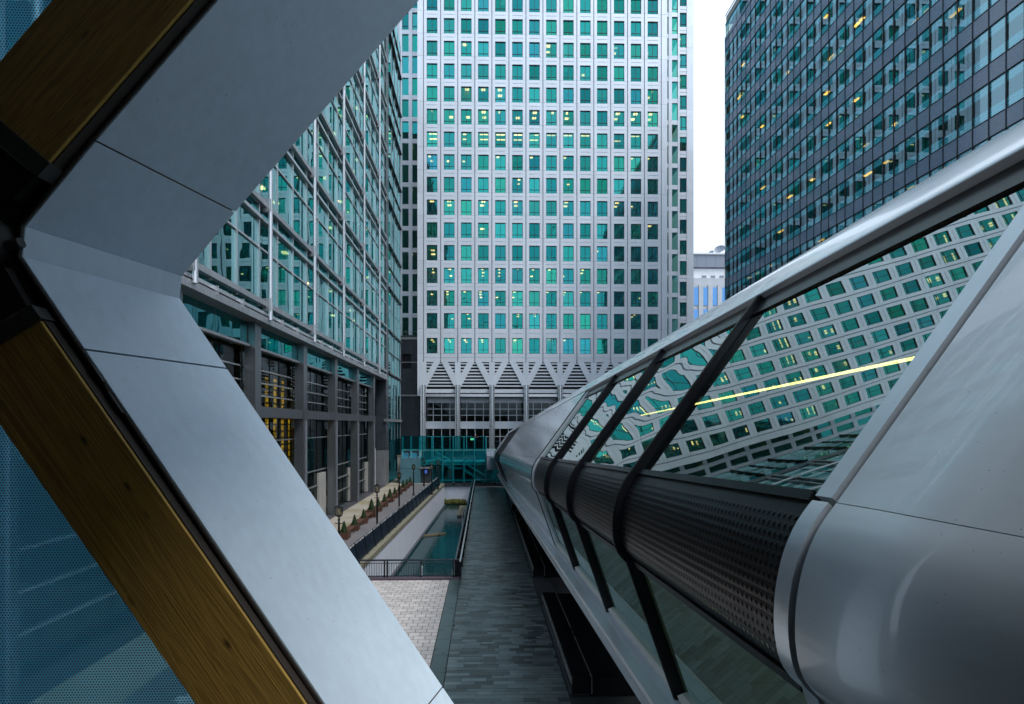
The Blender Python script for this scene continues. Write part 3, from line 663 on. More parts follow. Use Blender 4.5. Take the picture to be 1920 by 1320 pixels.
# ---------------------------------------------------------------- far office block in the gap, with dishes
YF = 190.
far = thing('far_block', 'distant pale stone block with tall blue windows in the gap', 'building', at=(92, YF, 0))
zf = lambda y: 8 + (798 - y) * YF / 900
xf = lambda x: (x - 908) * YF / 900
MB().box(70, 125, YF + .5, YF + 30, 0, zf(518)).build('wall', M['stone_far'], far)
MB().box(70, 125, YF + 1.5, YF + 30, zf(518), zf(499)).build('attic', M['white'], far)
for i in range(13): MB().box(70 + i * 3.8 + .03, 70 + (i + 1) * 3.8 - .03, YF + .8, YF + 1.4, zf(497), zf(473.5)).build('plant_screen', M['grey_far'], far)
MB().box(70, 125, YF + 1.4, YF + 30, zf(499), zf(473.5)).build('plant_room', M['grey_far'], far)
MB().box(70, 125, YF + .4, YF + 1.5, zf(473), zf(470)).build('parapet', M['white'], far)
for i in range(5): MB().box(xf(1323 + i * 17), xf(1331 + i * 17), YF + 1.3, YF + 1.49, zf(516), zf(512)).build('vent', M['grey_far'], far)
for i in range(7):
    xc = xf(1291 + i * 18)
    for r in range(3):
        t, b = zf(536 + r * 42), zf(570 + r * 42)
        o = MB().box(xc - .95, xc + .95, YF + .3, YF + .45, b, t).build('window', M['blue_far'], far)
        MB().box(xc - .95, xc + .95, YF + .24, YF + .29, (t + b) / 2 + 1.6, (t + b) / 2 + 1.8).build('bar', M['white'], o)
    for sx in (-1, 1): MB().box(xc + sx * 1.45 - .45, xc + sx * 1.45 + .45, YF, YF + .5, 20, zf(531)).build('pilaster', M['stone_far'], far)
for lab, px, py, r in (('small satellite dish on the distant block', 1344.5, 466, 1.0), ('large satellite dish beside the small one on the roof', 1361, 461, 2.1)):
    c = Vector((xf(px), YF + 3, zf(py))); d = thing('satellite_dish', lab, 'dish', 'roof dishes', (c.x, c.y, zf(473)))
    n = Vector((-.5, -.7, .5)).normalized(); a = n.cross(UP).normalized(); b = n.cross(a)
    rows = [[c + (a * math.cos(t) + b * math.sin(t)) * r * q + n * (.35 * r * q * q) for t in [2 * math.pi * i / 20 for i in range(21)]] for q in (.02, .3, .6, .85, 1)]
    m_ = MB().grid(rows); m_.build('reflector', M['grey_far'], d, True)
    MB().tube(c - UP * .1, (c.x, c.y, zf(473.4)), .15, 8).build('mast', M['grey_far'], d)
    MB().bar(c, c + n * r * .9, .08).build('feed_arm', M['white'], d)

# ---------------------------------------------------------------- glass office block along the quay
XL = -13.3
left = thing('glass_block', 'teal glazed office block with steel rods above a column arcade', 'building', at=(-20, 40, 0))
ROD = [21.5 + 7.5 * k for k in range(-2, 6)]                    # bay lines
Y1 = 64.6
FPL, NF = 5.93, 9
rods_mesh = MB().tube((0, 0, 14.3), (0, 0, 68), .13, 12).mesh('steel_rod', M['inox'], True, 40)
for y in ROD[1:]:
    put('steel_rod', rods_mesh, left, (-12.8, y, 0))
panes = []
for k in range(NF):
    zs = 15.25 + FPL * k
    for b in range(len(ROD)):
        ya = ROD[b]; yb = ROD[b + 1] if b + 1 < len(ROD) else Y1 + 1.5 + 7.5 - 7.5
        yb = min(yb, Y1)
        if yb - ya < 1: continue
        cuts = [ya] + [ya + 7.5 * f for f in (.25, .58, .92) if ya + 7.5 * f < yb - .2] + [yb]
        for i in range(len(cuts) - 1):
            for z0, z1, kind in ((zs + .15, zs + 3.21, 0), (zs + 3.33, zs + 4.9, 0), (zs + 5.10, zs + FPL - .15, 1)):
                panes.append((cuts[i], cuts[i + 1], z0, z1, kind))
    # end bay beyond the stone pier, glass only
    for i in range(4):
        a = 66.6 + i * 2.4
        for z0, z1 in ((zs + .15, zs + 2.9), (zs + 3.0, zs + FPL - .15)): panes.append((a, a + 2.35, z0, z1, 2))
def pane_area(p):
    q = [proj((XL, y, z)) for y in p[:2] for z in p[2:4]]
    vis = any(shown((XL, y, z), 2) for y in (p[0], (p[0] + p[1]) / 2, p[1]) for z in p[2:4])
    return (not vis, -abs(q[0][0] - q[2][0]) * abs(q[0][1] - q[1][1]))
panes.sort(key=pane_area)
rg, rs_ = MB(), MB()
for i, (ya, yb, z0, z1, kind) in enumerate(panes):
    tgt = MB() if i < 300 else (rs_ if kind == 1 else rg)
    tgt.quad((XL, yb - .03, z0), (XL, ya + .03, z0), (XL, ya + .03, z1), (XL, yb - .03, z1))
    if i < 300: tgt.build('pane', M['strip_glass'] if kind == 1 else M['left_glass'], left)
stuff(rg.build('pane_field', M['left_glass'], left)); stuff(rs_.build('strip_pane_field', M['strip_glass'], left))
for k in range(NF):
    zs = 15.25 + FPL * k
    MB().box(XL - .05, XL + .34, 14., Y1, zs - .15, zs + .15).build('sill_rail', M['inox_dull'], left)
    MB().box(XL - .05, XL + .24, 14., Y1, zs + 4.9, zs + 5.1).build('head_rail', M['inox'], left)
    MB().box(XL - .05, XL + .10, 14., Y1, zs + 3.21, zs + 3.33).build('transom', M['inox'], left)
    for y in ROD[1:]: MB().box(XL + .1, -12.72, y - .12, y + .12, zs - .42, zs + .35).build('rod_bracket', M['inox_dull'], left)
    MB().box(XL - 9, XL - .12, 6, 75.8, zs - .55, zs - .1).build('floor_slab', M['ceiling'], left)
    MB().box(XL - .05, XL + .3, 66.6, 76.2, zs - .1, zs + .1).build('fin_rail', M['black'], left)
    if k % 2 == 0: MB().box(XL - .05, XL + .16, 66.6, 76.2, zs + 2.9, zs + 3.0).build('fin_rail', M['black'], left)
for b in range(len(ROD)):
    for f in (.25, .58, .92):
        y = ROD[b] + 7.5 * f
        if y < Y1: MB().box(XL - .04, XL + .14, y - .06, y + .06, 15.0, 68).build('mullion', M['inox'], left)
    MB().tube((XL - 1.3, ROD[b] - .9, 14.5), (XL - 1.3, ROD[b] - .9, 68), .22, 10).build('inner_column', M['green'], left)
for i in range(5): MB().box(XL - .04, XL + .08, 66.57 + i * 2.4, 66.63 + i * 2.4, 6, 68).build('mullion', M['inox_dull'], left)
ll = MB()
for k in range(NF):
    for q in range(24):
        if random.random() < .4: 
            y = 15 + q * 2.5; x = XL - random.choice((1.2, 2.4, 4)); ll.box(x - .2, x + .2, y, y + .4, 15.25 + FPL * (k + 1) - .66, 15.25 + FPL * (k + 1) - .56)
stuff(ll.build('luminaire_field', M['lum'], left))
MB().box(XL - 30, XL - 9, 4, 76.1, 0, 68).build('core', M['interior'], left)
MB().box(XL - 9, XL - .2, 76., 76.2, 0, 68).build('end_wall', M['slate'], left)
MB().box(XL - 9, XL - .1, 4., 76.2, 68, 69).build('roof', M['slate'], left)
# canopy under the first floor
MB().box(XL - .6, XL + .42, 6, Y1, 14.05, 14.42).build('canopy_beam', M['inox_dull'], left)
MB().box(XL - .1, XL + .30, 6, Y1, 14.56, 14.74).build('canopy_rail', M['inox'], left)
MB().quad((XL, Y1, 14.74), (XL, 6, 14.74), (XL, 6, 15.1), (XL, Y1, 15.1)).build('strip_pane', M['strip_glass'], left)
MB().box(XL - 9, XL - .62, 6, Y1, 14.1, 14.4).build('arcade_soffit', M['slate'], left)
br = MB().box(XL + .3, XL + .5, -.03, .03, 14.3, 14.75).mesh('canopy_clip', M['inox'])
for b in range(len(ROD)):
    for f in (.25, .58): put('canopy_clip', br, left, (0, ROD[b] + 7.5 * f, 0))
# arcade: columns, beam, recessed glazing
XG = -14.3
for b, y in enumerate(ROD):
    c = MB().box(XL - .75, XL - .05, y - .75, y + .05, 0, 8.45).build('arcade_column', M['column'], left)
    MB().box(XL - .70, XL - .06, y - .72, y + .03, 9.2, 14.05).build('arcade_column', M['column'], left)
    MB().box(XL - .78, XL + .0, y - .78, y + .08, 8.45, 9.2).build('column_collar', M['column'], left)
    MB().box(XL - .045, XL + .03, y - .40, y - .30, 0, 8.4).build('column_seam', M['steel_dark'], left)
    if b + 1 < len(ROD):
        yn = ROD[b + 1]
        MB().box(XL - .66, XL - .10, y + .1, yn - .8, 8.5, 9.15).build('arcade_beam', M['column'], left)
        n_ = 4
        for i in range(n_):
            a = y + .1 + (yn - .9 - y) * i / n_; e_ = y + .1 + (yn - .9 - y) * (i + 1) / n_
            MB().quad((XL - .5, e_ - .02, 12.75), (XL - .5, a + .02, 12.75), (XL - .5, a + .02, 14.04), (XL - .5, e_ - .02, 14.04)).build('fascia_pane', M['strip_glass'], left)
        MB().box(XL - .64, XL - .3, y + .1, yn - .8, 12.6, 12.74).build('fascia_rail', M['inox_dull'], left)
        for z0, z1 in ((.2, 8.5), (9.15, 12.7)):
            MB().quad((XG, yn - .5, z0), (XG, y - .3, z0), (XG, y - .3, z1), (XG, yn - .5, z1)).build('arcade_glass', M['podium_glass'], left)
        for z in (1.6, 2.9, 4.2, 7.0, 9.9, 10.7, 11.5): MB().box(XG - .02, XG + .16, y - .3, yn - .8, z - .04, z + .04).build('glazing_rail', M['inox'], left)
        for f in (.3, .55, .8): MB().box(XG - .05, XG + .04, y + 5.9 * f - .03, y + 5.9 * f + .03, .2, 12.7).build('glazing_bar', M['black'], left)
        MB().box(XG - 7, XG - .1, y - .8, yn - .8, 8.55, 8.9).build('mezzanine_slab', M['interior'], left)
MB().box(XG - 7, XG - 6.6, 4, 75, 0, 14).build('lobby_wall', pm('lobby_dark_wall', (.05, .06, .06), .5, 0, .5, .4), left)
MB().box(-16.3, -16.2, 34.5, 40.3, 4.2, 8.5).build('glow_wall', M['gold'], left); MB().box(-16.3, -16.2, 34.2, 39.8, 8.95, 11.6).build('glow_wall', M['gold'], left)
for q in range(15):
    z = 4.4 + q * .52
    if not 8.4 < z < 9.0: MB().box(-15.95, -15.75, 33.6, 40.6, z, z + .10).build('blind_slat', M['frame_dark'], left)
for q in range(5): MB().box(-16.0, -15.7, 34.6 + q * 1.35, 34.72 + q * 1.35, 4.2, 12.2).build('blind_post', M['frame_dark'], left)
MB().box(XG - .1, XG + .2, 50.6, 52.2, .1, 3.6).build('stone_infill', M['raw'], left); MB().box(XG - .1, XG + .22, 41.2, 43., .1, 3.9).build('stone_infill', M['raw'], left)
MB().box(XG - .05, XG + .25, 57.6, 60.5, .1, 3.6).build('stone_infill', M['raw'], left)
MB().box(XG + .26, XG + .30, 58.4, 59.9, .6, 2.9).build('louvre_door', M['black'], left)
for q in range(6): MB().box(XL - 1.2, XL + .12, Y1 + .05, Y1 + 1.95, q * 2.35 + .01, q * 2.35 + 2.34).build('end_pier_block', M['inox_dull'] if q < 2 else M['slate'], left)
MB().box(XL - 1.2, XL + .1, Y1 + .05, Y1 + 1.95, 14.12, 68).build('end_pier', M['slate'], left)
MB().box(XL - .1, XL + .35, Y1 - .2, 76, 8.55, 8.9).build('canopy_blade', M['inox_dull'], left)
for z0, z1 in ((.1, 2.9), (2.95, 5.7), (5.75, 8.5), (8.95, 11.8), (11.85, 14.9)):
    for i in range(4): MB().quad((XL, 66.65 + i * 2.4 + 2.33, z0), (XL, 66.65 + i * 2.4, z0), (XL, 66.65 + i * 2.4, z1), (XL, 66.65 + i * 2.4 + 2.33, z1)).build('pane', M['left_glass'] if z0 > 6 else M['stair_glass'], left)
MB().box(-13.42, -13.30, 58.95, 59.07, .2, 5.2).build('banner_strip', M['white'], left)

# ================================================================== STAIR ENCLOSURE at the end of the walkway
YS = 67.
xs = lambda x: (x - 908) * YS / 900
zs_ = lambda y: 8 + (798 - y) * YS / 900
st = thing('stair_enclosure', 'turquoise glass stair enclosure closing the end of the walkway', 'stair', at=(-4, YS, 0))
posts = [755, 771, 787, 810, 830, 850, 870, 890, 911]
for x in posts: MB().box(xs(x) - .10, xs(x) + .10, YS + .1, YS + .35, 0 if x > 800 else zs_(858), zs_(819)).build('post', M['teal'], st)
ed = [752, 771, 787, 810, 830, 850, 870, 890, 912]
for i in range(len(ed) - 1):
    MB().quad((xs(ed[i]) + .02, YS, zs_(843)), (xs(ed[i + 1]) - .02, YS, zs_(843)), (xs(ed[i + 1]) - .02, YS, zs_(817)), (xs(ed[i]) + .02, YS, zs_(817))).build('pane', M['stair_glass'], st)
ed = [790, 810, 830, 850, 870, 890, 911, 932, 955, 980, 1005]
for i in range(len(ed) - 1):
    zt_ = zs_(845) if ed[i] < 925 else zs_(866)
    for za, zb in ((zs_(904), zs_(871)), (zs_(870.5), zt_)):
        MB().quad((xs(ed[i]) + .02, YS, za), (xs(ed[i + 1]) - .02, YS, za), (xs(ed[i + 1]) - .02, YS, zb), (xs(ed[i]) + .02, YS, zb)).build('pane', M['stair_glass'], st)
for x in (932, 955, 980, 1005): MB().box(xs(x) - .07, xs(x) + .07, YS + .1, YS + .3, 0, zs_(866)).build('post', M['teal'], st)
MB().box(xs(752), xs(930), YS + .36, YS + .6, zs_(845), zs_(842)).build('handrail_beam', pm('pale_rail', (.45, .62, .60), .35, .3), st)
MB().box(xs(790), xs(932), YS + .4, YS + 4, zs_(872), zs_(866)).build('deck', pm('turquoise_deck', (.10, .42, .46), .4), st)
for i_, (a_, b_) in enumerate(zip((790, 810, 830, 850, 870, 890, 911), (810, 830, 850, 870, 890, 911, 930))):
    MB().box(xs(a_) + .12, xs(b_) - .12, YS + 2.2 + .1 * (i_ % 2), YS + 2.45, zs_(864), zs_(847)).build('parapet_panel', M['tealpanel'], st)
MB().box(xs(790), xs(1005), YS + 4.2, YS + 4.4, 0, zs_(866)).build('back_wall', M['tealpanel'], st)
def flight(x0, y0, x1, y1, d):
    a, b = Vector((xs(x0), YS + d, zs_(y0))), Vector((xs(x1), YS + d, zs_(y1)))
    MB().bar(a, b, .14, .16).build('handrail', pm('turquoise_rail', (.62, .90, .86), .3), st)
    MB().bar(a - UP * 1.0, b - UP * 1.0, .1, .35).build('stringer', M['teal'], st)
    n = 12
    for i in range(n):
        p = a.lerp(b, (i + .5) / n) - UP * 1.0; MB().box(p.x - .16, p.x + .16, YS + d + .1, YS + d + 1.9, p.z - .05, p.z + .03).build('tread', M['teal'], st)
flight(812, 844, 849, 866, .55); flight(870, 868, 909, 892, .55)
MB().box(xs(848), xs(872), YS + .5, YS + 2.5, zs_(880), zs_(877)).build('landing', M['teal'], st)
MB().box(xs(790), xs(1005), YS + .05, YS + .3, zs_(902), zs_(899.5)).build('base_rail', M['teal'], st)
for i in range(12): MB().lathe((xs(795 + i * 19), YS - .1, -.2), [(.1, 0), (.14, .1), (.12, .3)], 8).build('post_foot', M['black'], st, True)
MB().box(-7.2, 7, YS + .0, YS + 6, -.45, -.02).build('base_slab', M['slate'], st)
for i in range(2): MB().box(xs(756 + i * 16), xs(766 + i * 16), YS + .5, YS + .6, zs_(858), zs_(849)).build('blue_panel', pm('pale_blue_panel', (.10, .35, .50), .4), st)
kiosk = thing('lift_kiosk', 'plain blue-grey clad box left of the glass stair', 'kiosk', at=(xs(770), YS, 0))
for a, b in ((752.3, 789.5),):
    MB().box(xs(a), xs(b), YS - .5, YS + 3, zs_(877.5), zs_(858)).build('upper_cladding', M['tealpanel'], kiosk); MB().box(xs(a), xs(b), YS - .5, YS + 3, 0, zs_(878)).build('lower_cladding', M['tealpanel'], kiosk)
door = thing('lift_lobby', 'dark lift doorway with a blue pictogram sign', 'doorway', at=(xs(800), YS - .2, 0))
MB().box(xs(790), xs(810), YS - .1, YS + .0, 0, zs_(878)).build('door_panel', M['slate'], door)
MB().box(xs(788), xs(811), YS - .6, YS - .11, zs_(878), zs_(875)).build('canopy', M['inox_dull'], door)
MB().box(xs(797), xs(801), YS - .16, YS - .11, zs_(887), zs_(881)).build('sign', M['blue_sign'], door)
for dx in (.09, .24):
    MB().lathe((xs(797) + dx, YS - .18, zs_(887) + .05), [(.03, 0), (.05, .2), (.02, .25), (.035, .30), (.01, .36)], 8).build('pictogram', M['white'], door)
disp = thing('information_display', 'small red and yellow lit display behind the stair glass', 'display', at=(xs(886), YS + 3, zs_(826)))
MB().box(xs(885), xs(896), YS + 3, YS + 3.1, zs_(828), zs_(818)).build('housing', M['black'], disp)
for a, b in ((887.5, 892.), (893.2, 896)): MB().box(xs(a), xs(b), YS + 2.95, YS + 3., zs_(821), zs_(819.4)).build('red_line', M['red'], disp)
MB().box(xs(881), xs(887.5), YS + 2.95, YS + 3., zs_(826.5), zs_(822.5)).build('yellow_panel', M['yel'], disp)
MB().tube((xs(886), YS + 3.05, zs_(828)), (xs(886), YS + 3.05, zs_(866)), .06, 8).build('stand', M['black'], disp)
aw = thing('access_wall', 'short raw concrete wall behind the arcade end', 'wall', at=(xs(744), 70, 0))
MB().box(xs(741), xs(751), 69, 69.4, 0, 3.6).build('wall_slab', M['raw'], aw); MB().box(xs(740), xs(752), 68.95, 69.5, 3.61, 3.75).build('cap_stone', M['coping'], aw)

# ================================================================== FOOTBRIDGE TUBE
XC = 4.35
def SP(p, Y): return Vector((p[0] - .009 * (Y - 5.1), Y, p[1] - .049 * (Y - 5.1)))
A, B_, D_, E_ = (3.0, 9.35), (1.638, 7.479), (1.587, 6.583), (2.108, 5.098)
BULGE = [B_, (1.56, 7.37), (1.50, 7.24), (1.465, 7.10), (1.450, 6.96), (1.455, 6.82), (1.49, 6.69), D_]
def smooth_line(pts, n=4):
    out = []
    for i in range(len(pts) - 1):
        p0, p1, p2, p3 = pts[max(i - 1, 0)], pts[i], pts[i + 1], pts[min(i + 2, len(pts) - 1)]
        for k in range(n):
            t = k / n
            out.append(tuple(.5 * (2 * b + (c - a) * t + (2 * a - 5 * b + 4 * c - d) * t * t + (3 * b - a - 3 * c + d) * t ** 3) for a, b, c, d in zip(p0, p1, p2, p3)))
    return out + [pts[-1]]
BULGE = smooth_line(BULGE, 3)
CAP = [(2.99, 9.36), (2.94, 9.400), (2.955, 9.43), (3.08, 9.56), (3.27, 9.740), (3.47, 9.875), (3.72, 9.98), (4.0, 10.04), (4.35, 10.06)]
CAP = CAP[:1] + smooth_line(CAP[1:], 3)
CAPF = CAP + [(2 * XC - x, z) for x, z in CAP[-2::-1]]
mir = lambda p: (2 * XC - p[0], p[1])
ZB = [2.35, 5.1, 7.85, 10.6, 13.35]
bridge = thing('footbridge', 'silver enclosed footbridge tube with slanted glazing sloping towards the tower', 'bridge', at=(4.3, 20, 0))
def loft(mb, prof, y0, y1, n=1, f=SP): return mb.grid([[f(p, y0 + (y1 - y0) * i / n) for p in prof] for i in range(n + 1)])
def solid(mb, prof, y0, y1, f=SP, n=1):           # closed profile swept between two stations
    k = len(prof); rows = [[f(p, y0 + (y1 - y0) * i / n) for p in prof] for i in range(n + 1)]
    vs = [p for r in rows for p in r]
    fs = [(i * k + j, i * k + (j + 1) % k, (i + 1) * k + (j + 1) % k, (i + 1) * k + j) for i in range(n) for j in range(k)]
    return mb.add(vs, fs + [tuple(range(k - 1, -1, -1)), tuple(range(n * k, (n + 1) * k))])
def shift(prof, d):                               # offset a profile along its outward side (left of travel downwards)
    out = []
    for i, p in enumerate(prof):
        a = prof[max(i - 1, 0)]; b = prof[min(i + 1, len(prof) - 1)]; tx, tz = b[0] - a[0], b[1] - a[1]; l = math.hypot(tx, tz)
        out.append((p[0] + tz / l * d, p[1] - tx / l * d))
    return out
def shell(mb, prof, y0, y1, out, inn, f=SP, n=1): return solid(mb, shift(prof, out) + shift(prof, inn)[::-1], y0, y1, f, n)
def pillow(m_, y0, y1, amp, side, n=16):          # sealed units bow a little between their frames
    rows = []; l = math.hypot(A[0] - B_[0], A[1] - B_[1]); nx, nz = (B_[1] - A[1]) / l, -(B_[0] - A[0]) / l
    for i in range(n + 1):
        u = i / n; row = []
        for j in range(n + 1):
            v = j / n; d = amp * 16 * u * (1 - u) * v * (1 - v) + amp * .25 * math.sin(6.3 * v + 2 * u) * u * (1 - u) * 4
            row.append(SP(m_((A[0] + (B_[0] - A[0]) * v + nx * d, A[1] + (B_[1] - A[1]) * v + nz * d)), y0 + (y1 - y0) * u))
        rows.append(row)
    return MB().grid(rows)
GA = (A[0] - .10 * (A[0] - B_[0]), A[1] - .10 * (A[1] - B_[1]))
CAPY = [-.6, 2.35, 5.1, 7.85, 10.6, 13.35, 18, 27, 36, 45, 54]
for a, b in zip(CAPY[:-1], CAPY[1:]):
    shell(MB(), CAPF, a + .004, b - .004, 0, .05, n=2).build('roof_segment', M['alu_cap'], bridge, True, 45)
shell(MB(), CAPF[2:-2], -.6, 54, .06, .10).build('roof_lining', M['bint'], bridge)
for m_ in (lambda p: p, mir):
    side = m_((0, 0))[0] == 0
    P = lambda l: [m_(p) for p in l]
    W_ = lambda mb, l, y0, y1, o, i, **k: shell(mb, P(l), y0, y1, o if side else -o, i if side else -i, **k)
    for i in range(4):
        y0, y1 = ZB[i], ZB[i + 1]
        pillow(m_, y0 + .06, y1 - .06, (-.004, -.0075, -.008, -.007)[i], side).build('upper_pane', M['bridge_glass'] if i == 0 else M['bridge_glass_wavy'], bridge, True)
        W_(MB(), [A, GA], y0 + .05, y1 - .05, .02, -.06).build('glazing_head', M['black'], bridge)
        loft(MB(), P([D_, E_]), y0 + .06, y1 - .06, 1).build('lower_pane', M['lower_glass'], bridge)
        W_(MB(), [(B_[0] + .03, B_[1] + .05), B_], y0 + .05, y1 - .05, .025, -.03).build('glazing_gasket', M['black'], bridge)
        W_(MB(), [D_, (D_[0] + .02, D_[1] - .06)], y0 + .05, y1 - .05, .025, -.03).build('glazing_gasket', M['black'], bridge)
        W_(MB(), [(E_[0] - .03, E_[1] + .07), E_], y0 + .08, y1 - .08, .05, -.03).build('sill_rail', M['white'], bridge)
    for y in ZB[1:]:
        W_(MB(), [A] + BULGE + [E_], y - .038, y + .038, .07, -.05).build('mullion', M['black'], bridge)
        W_(MB(), [A] + BULGE + [E_], y - .013, y + .013, .085, .072).build('mullion_cap', M['frame_dark'], bridge)
# perforated corrugated mid panels with real slots
def arc_param(prof):
    L_ = [0]
    for a, b in zip(prof[:-1], prof[1:]): L_.append(L_[-1] + math.hypot(b[0] - a[0], b[1] - a[1]))
    return L_
def on_prof(prof, L_, s):
    for i in range(len(L_) - 1):
        if s <= L_[i + 1] + 1e-9:
            t = (s - L_[i]) / (L_[i + 1] - L_[i]); a, b = prof[i], prof[i + 1]; return (a[0] + (b[0] - a[0]) * t, a[1] + (b[1] - a[1]) * t)
    return prof[-1]
LB = arc_param(BULGE); LT = LB[-1]
def perf_panel(y0, y1):
    mb = MB(); nr = 15; m0 = .08; ch = (LT - 2 * m0) / nr; nc = int((y1 - y0) / .046); cw = (y1 - y0) / nc
    def pt(s, y): 
        s = min(max(s, 0), LT); p = on_prof(BULGE, LB, s)
        d = .002 * abs(math.sin(math.pi * (s - m0) / ch)) if m0 < s < LT - m0 else 0
        a = on_prof(BULGE, LB, max(s - .02, 0)); b = on_prof(BULGE, LB, min(s + .02, LT)); tx, tz = b[0] - a[0], b[1] - a[1]; l = math.hypot(tx, tz) or 1
        return SP((p[0] - tz / l * -d * 1, p[1] + tx / l * -d), y)
    for s0, s1 in ((0, m0), (LT - m0, LT)): mb.grid([[pt(s0 + (s1 - s0) * j / 2, y) for j in range(3)] for y in (y0, y1)])
    for r in range(nr):
        sc = m0 + ch * (r + .5)
        for c in range(nc):
            yc = y0 + cw * (c + .5)
            outer = [(-1, -1), (0, -1), (1, -1), (1, 0), (1, 1), (0, 1), (-1, 1), (-1, 0)]
            inner = [(-.62, -.62), (0, -1), (.62, -.62), (1, 0), (.62, .62), (0, 1), (-.62, .62), (-1, 0)]
            vs_ = [pt(sc + v * ch / 2, yc + u * cw / 2) for u, v in outer] + [pt(sc + v * ch * .30, yc + u * cw * .22) for u, v in inner]
            mb.add(vs_, [(i, (i + 1) % 8, 8 + (i + 1) % 8, 8 + i) for i in range(8)])
    return mb
M['perf'] = pm('perforated_black_panel', (.011, .012, .016), .34, .3, .15, 4.)
for i in range(4):
    perf_panel(ZB[i] + .055, ZB[i + 1] - .055).build('perforated_panel', M['perf'], bridge)
    shell(MB(), BULGE, ZB[i] + .05, ZB[i + 1] - .05, -.05, -.06).build('panel_backing', M['void'], bridge)
    shell(MB(), [mir(p) for p in BULGE], ZB[i] + .05, ZB[i + 1] - .05, 0, .03).build('solid_panel', M['perf'], bridge)
# sill, fascia and underside
SILL = [E_, (1.99, 5.045), (1.985, 5.03), (1.85, 5.0), (1.845, 4.99), (1.865, 4.73)]
sy = -.6
for a in [-.6 + 2.75 * i for i in range(20)]:
    shell(MB(), SILL[:3], a + .004, a + 2.746, 0, -.02).build('sill_tray', M['alu'], bridge); shell(MB(), SILL[2:4], a + .003, a + 2.747, 0, -.02).build('sill_ledge', M['alu'], bridge)
    shell(MB(), SILL[4:], a + .003, a + 2.747, 0, -.02).build('fascia_panel', M['alu'], bridge)
shell(MB(), [(1.845, 4.985), (1.83, 4.97), (1.835, 4.94)], -.6, 54, .006, -.01).build('fascia_highlight', M['white'], bridge)  # white strip painted in as the highlight along the fascia
solid(MB(), [(1.885, 4.74), (2 * XC - 1.885, 4.74), (2 * XC - 2.6, 4.45), (2.6, 4.45)], -.6, 54).build('underside', M['void'], bridge)
solid(MB(), [(2.14, 5.09), (2 * XC - 2.14, 5.09), (2 * XC - 2.14, 4.78), (2.14, 4.78)], -.6, 54).build('deck', M['bfloor'], bridge)
solid(MB(), [(3.3, 9.62), (2 * XC - 3.3, 9.62), (2 * XC - 3.3, 9.55), (3.3, 9.55)], -.6, 54).build('ceiling', M['bint'], bridge)
for i in range(12): 
    y = 1 + i * 2.75; solid(MB(), [(3.05, 9.32), (2 * XC - 3.05, 9.32), (2 * XC - 3.05, 9.5), (3.05, 9.5)], y, y + .12).build('ceiling_rib', M['bint'], bridge)
lamp = MB(); solid(lamp, [(4.30, 8.65), (4.35, 8.65), (4.35, 8.675), (4.30, 8.675)], 4.6, 12.9); tag(lamp.build('linear_lamp', M['led']), 'long yellow linear lamp hanging inside the footbridge', 'lamp')
# near end: light strip frame, groove, flared cladding
def NEAR(p, Y): v = SP(p, Y); q = max(0, 2.2 - Y); v.x += .62 * q * q / (1 + .35 * q); v.z -= .22 * q * q / (1 + q); return v
LOW = BULGE + [E_]
shell(MB(), [A, (B_[0] + .012, B_[1] + .016)], 2.24, 2.35, .04, -.04).build('end_strip', M['alu'], bridge)
shell(MB(), [(B_[0] - .005, B_[1] - .01)] + BULGE[1:] + [(1.95, 5.55)], 2.24, 2.35, .04, -.04).build('end_strip', M['alu'], bridge, True, 40)
shell(MB(), [(1.96, 5.53), E_], 2.24, 2.35, .04, -.04).build('end_strip', M['alu'], bridge)
shell(MB(), [A] + LOW, 2.2, 2.245, -.01, -.05).build('end_groove', M['brown'], bridge)
shell(MB(), [A, (B_[0] + .003, B_[1] + .004)], -.6, 2.205, .03, -.03, NEAR, 14).build('end_cladding', M['alu_near'], bridge, True, 40)
shell(MB(), LOW[:1] + LOW[1:], -.6, 2.205, .03, -.03, NEAR, 14).build('end_cladding', M['alu_near'], bridge, True, 40)
# far end: opaque silver panels, a black glazed bay, more panels
FY = [13.42 + 2.82 * i for i in range(9)]; FY2 = [50., 52, 54.]
for ys_ in (FY, FY2):
    for a, b in zip(ys_[:-1], ys_[1:]):
        for pr in ([(2.96, 9.38), (B_[0] + .006, B_[1] + .01)], BULGE, [(D_[0] + .004, D_[1] - .01), E_]):
            shell(MB(), pr, a + .006, b - .006, .02, -.03).build('silver_panel', M['alu_far'], bridge, True, 40)
            shell(MB(), [mir(p) for p in pr], a + .006, b - .006, -.02, .03).build('silver_panel', M['alu_far'], bridge, True, 40)
    shell(MB(), [A] + LOW, ys_[0], ys_[-1], -.035, -.045).build('panel_backing', M['brown'], bridge)
shell(MB(), [A] + LOW, FY[-1], 50., -.01, -.05).build('black_bay', M['black'], bridge, True, 40)
for y in [FY[-1] + .1 + 2.3 * i for i in range(6)]: shell(MB(), [A] + LOW, y - .06, y + .06, .03, -.01).build('bay_rib', M['black'], bridge)
shell(MB(), [A] + LOW, 13.30, 13.42, .06, -.05).build('end_collar', M['alu_far'], bridge)
MB().box(xs(918), 3.8, 54, YS + .3, 3.1, 4.4).build('link_deck', M['tealpanel'], bridge)
for i in range(3): MB().box(xs(912) + i * .5, xs(912) + i * .5 + .46, YS - 12 + .3, YS - .2, 2.9, 4.5).build('link_panel', M['grey_far'], bridge)

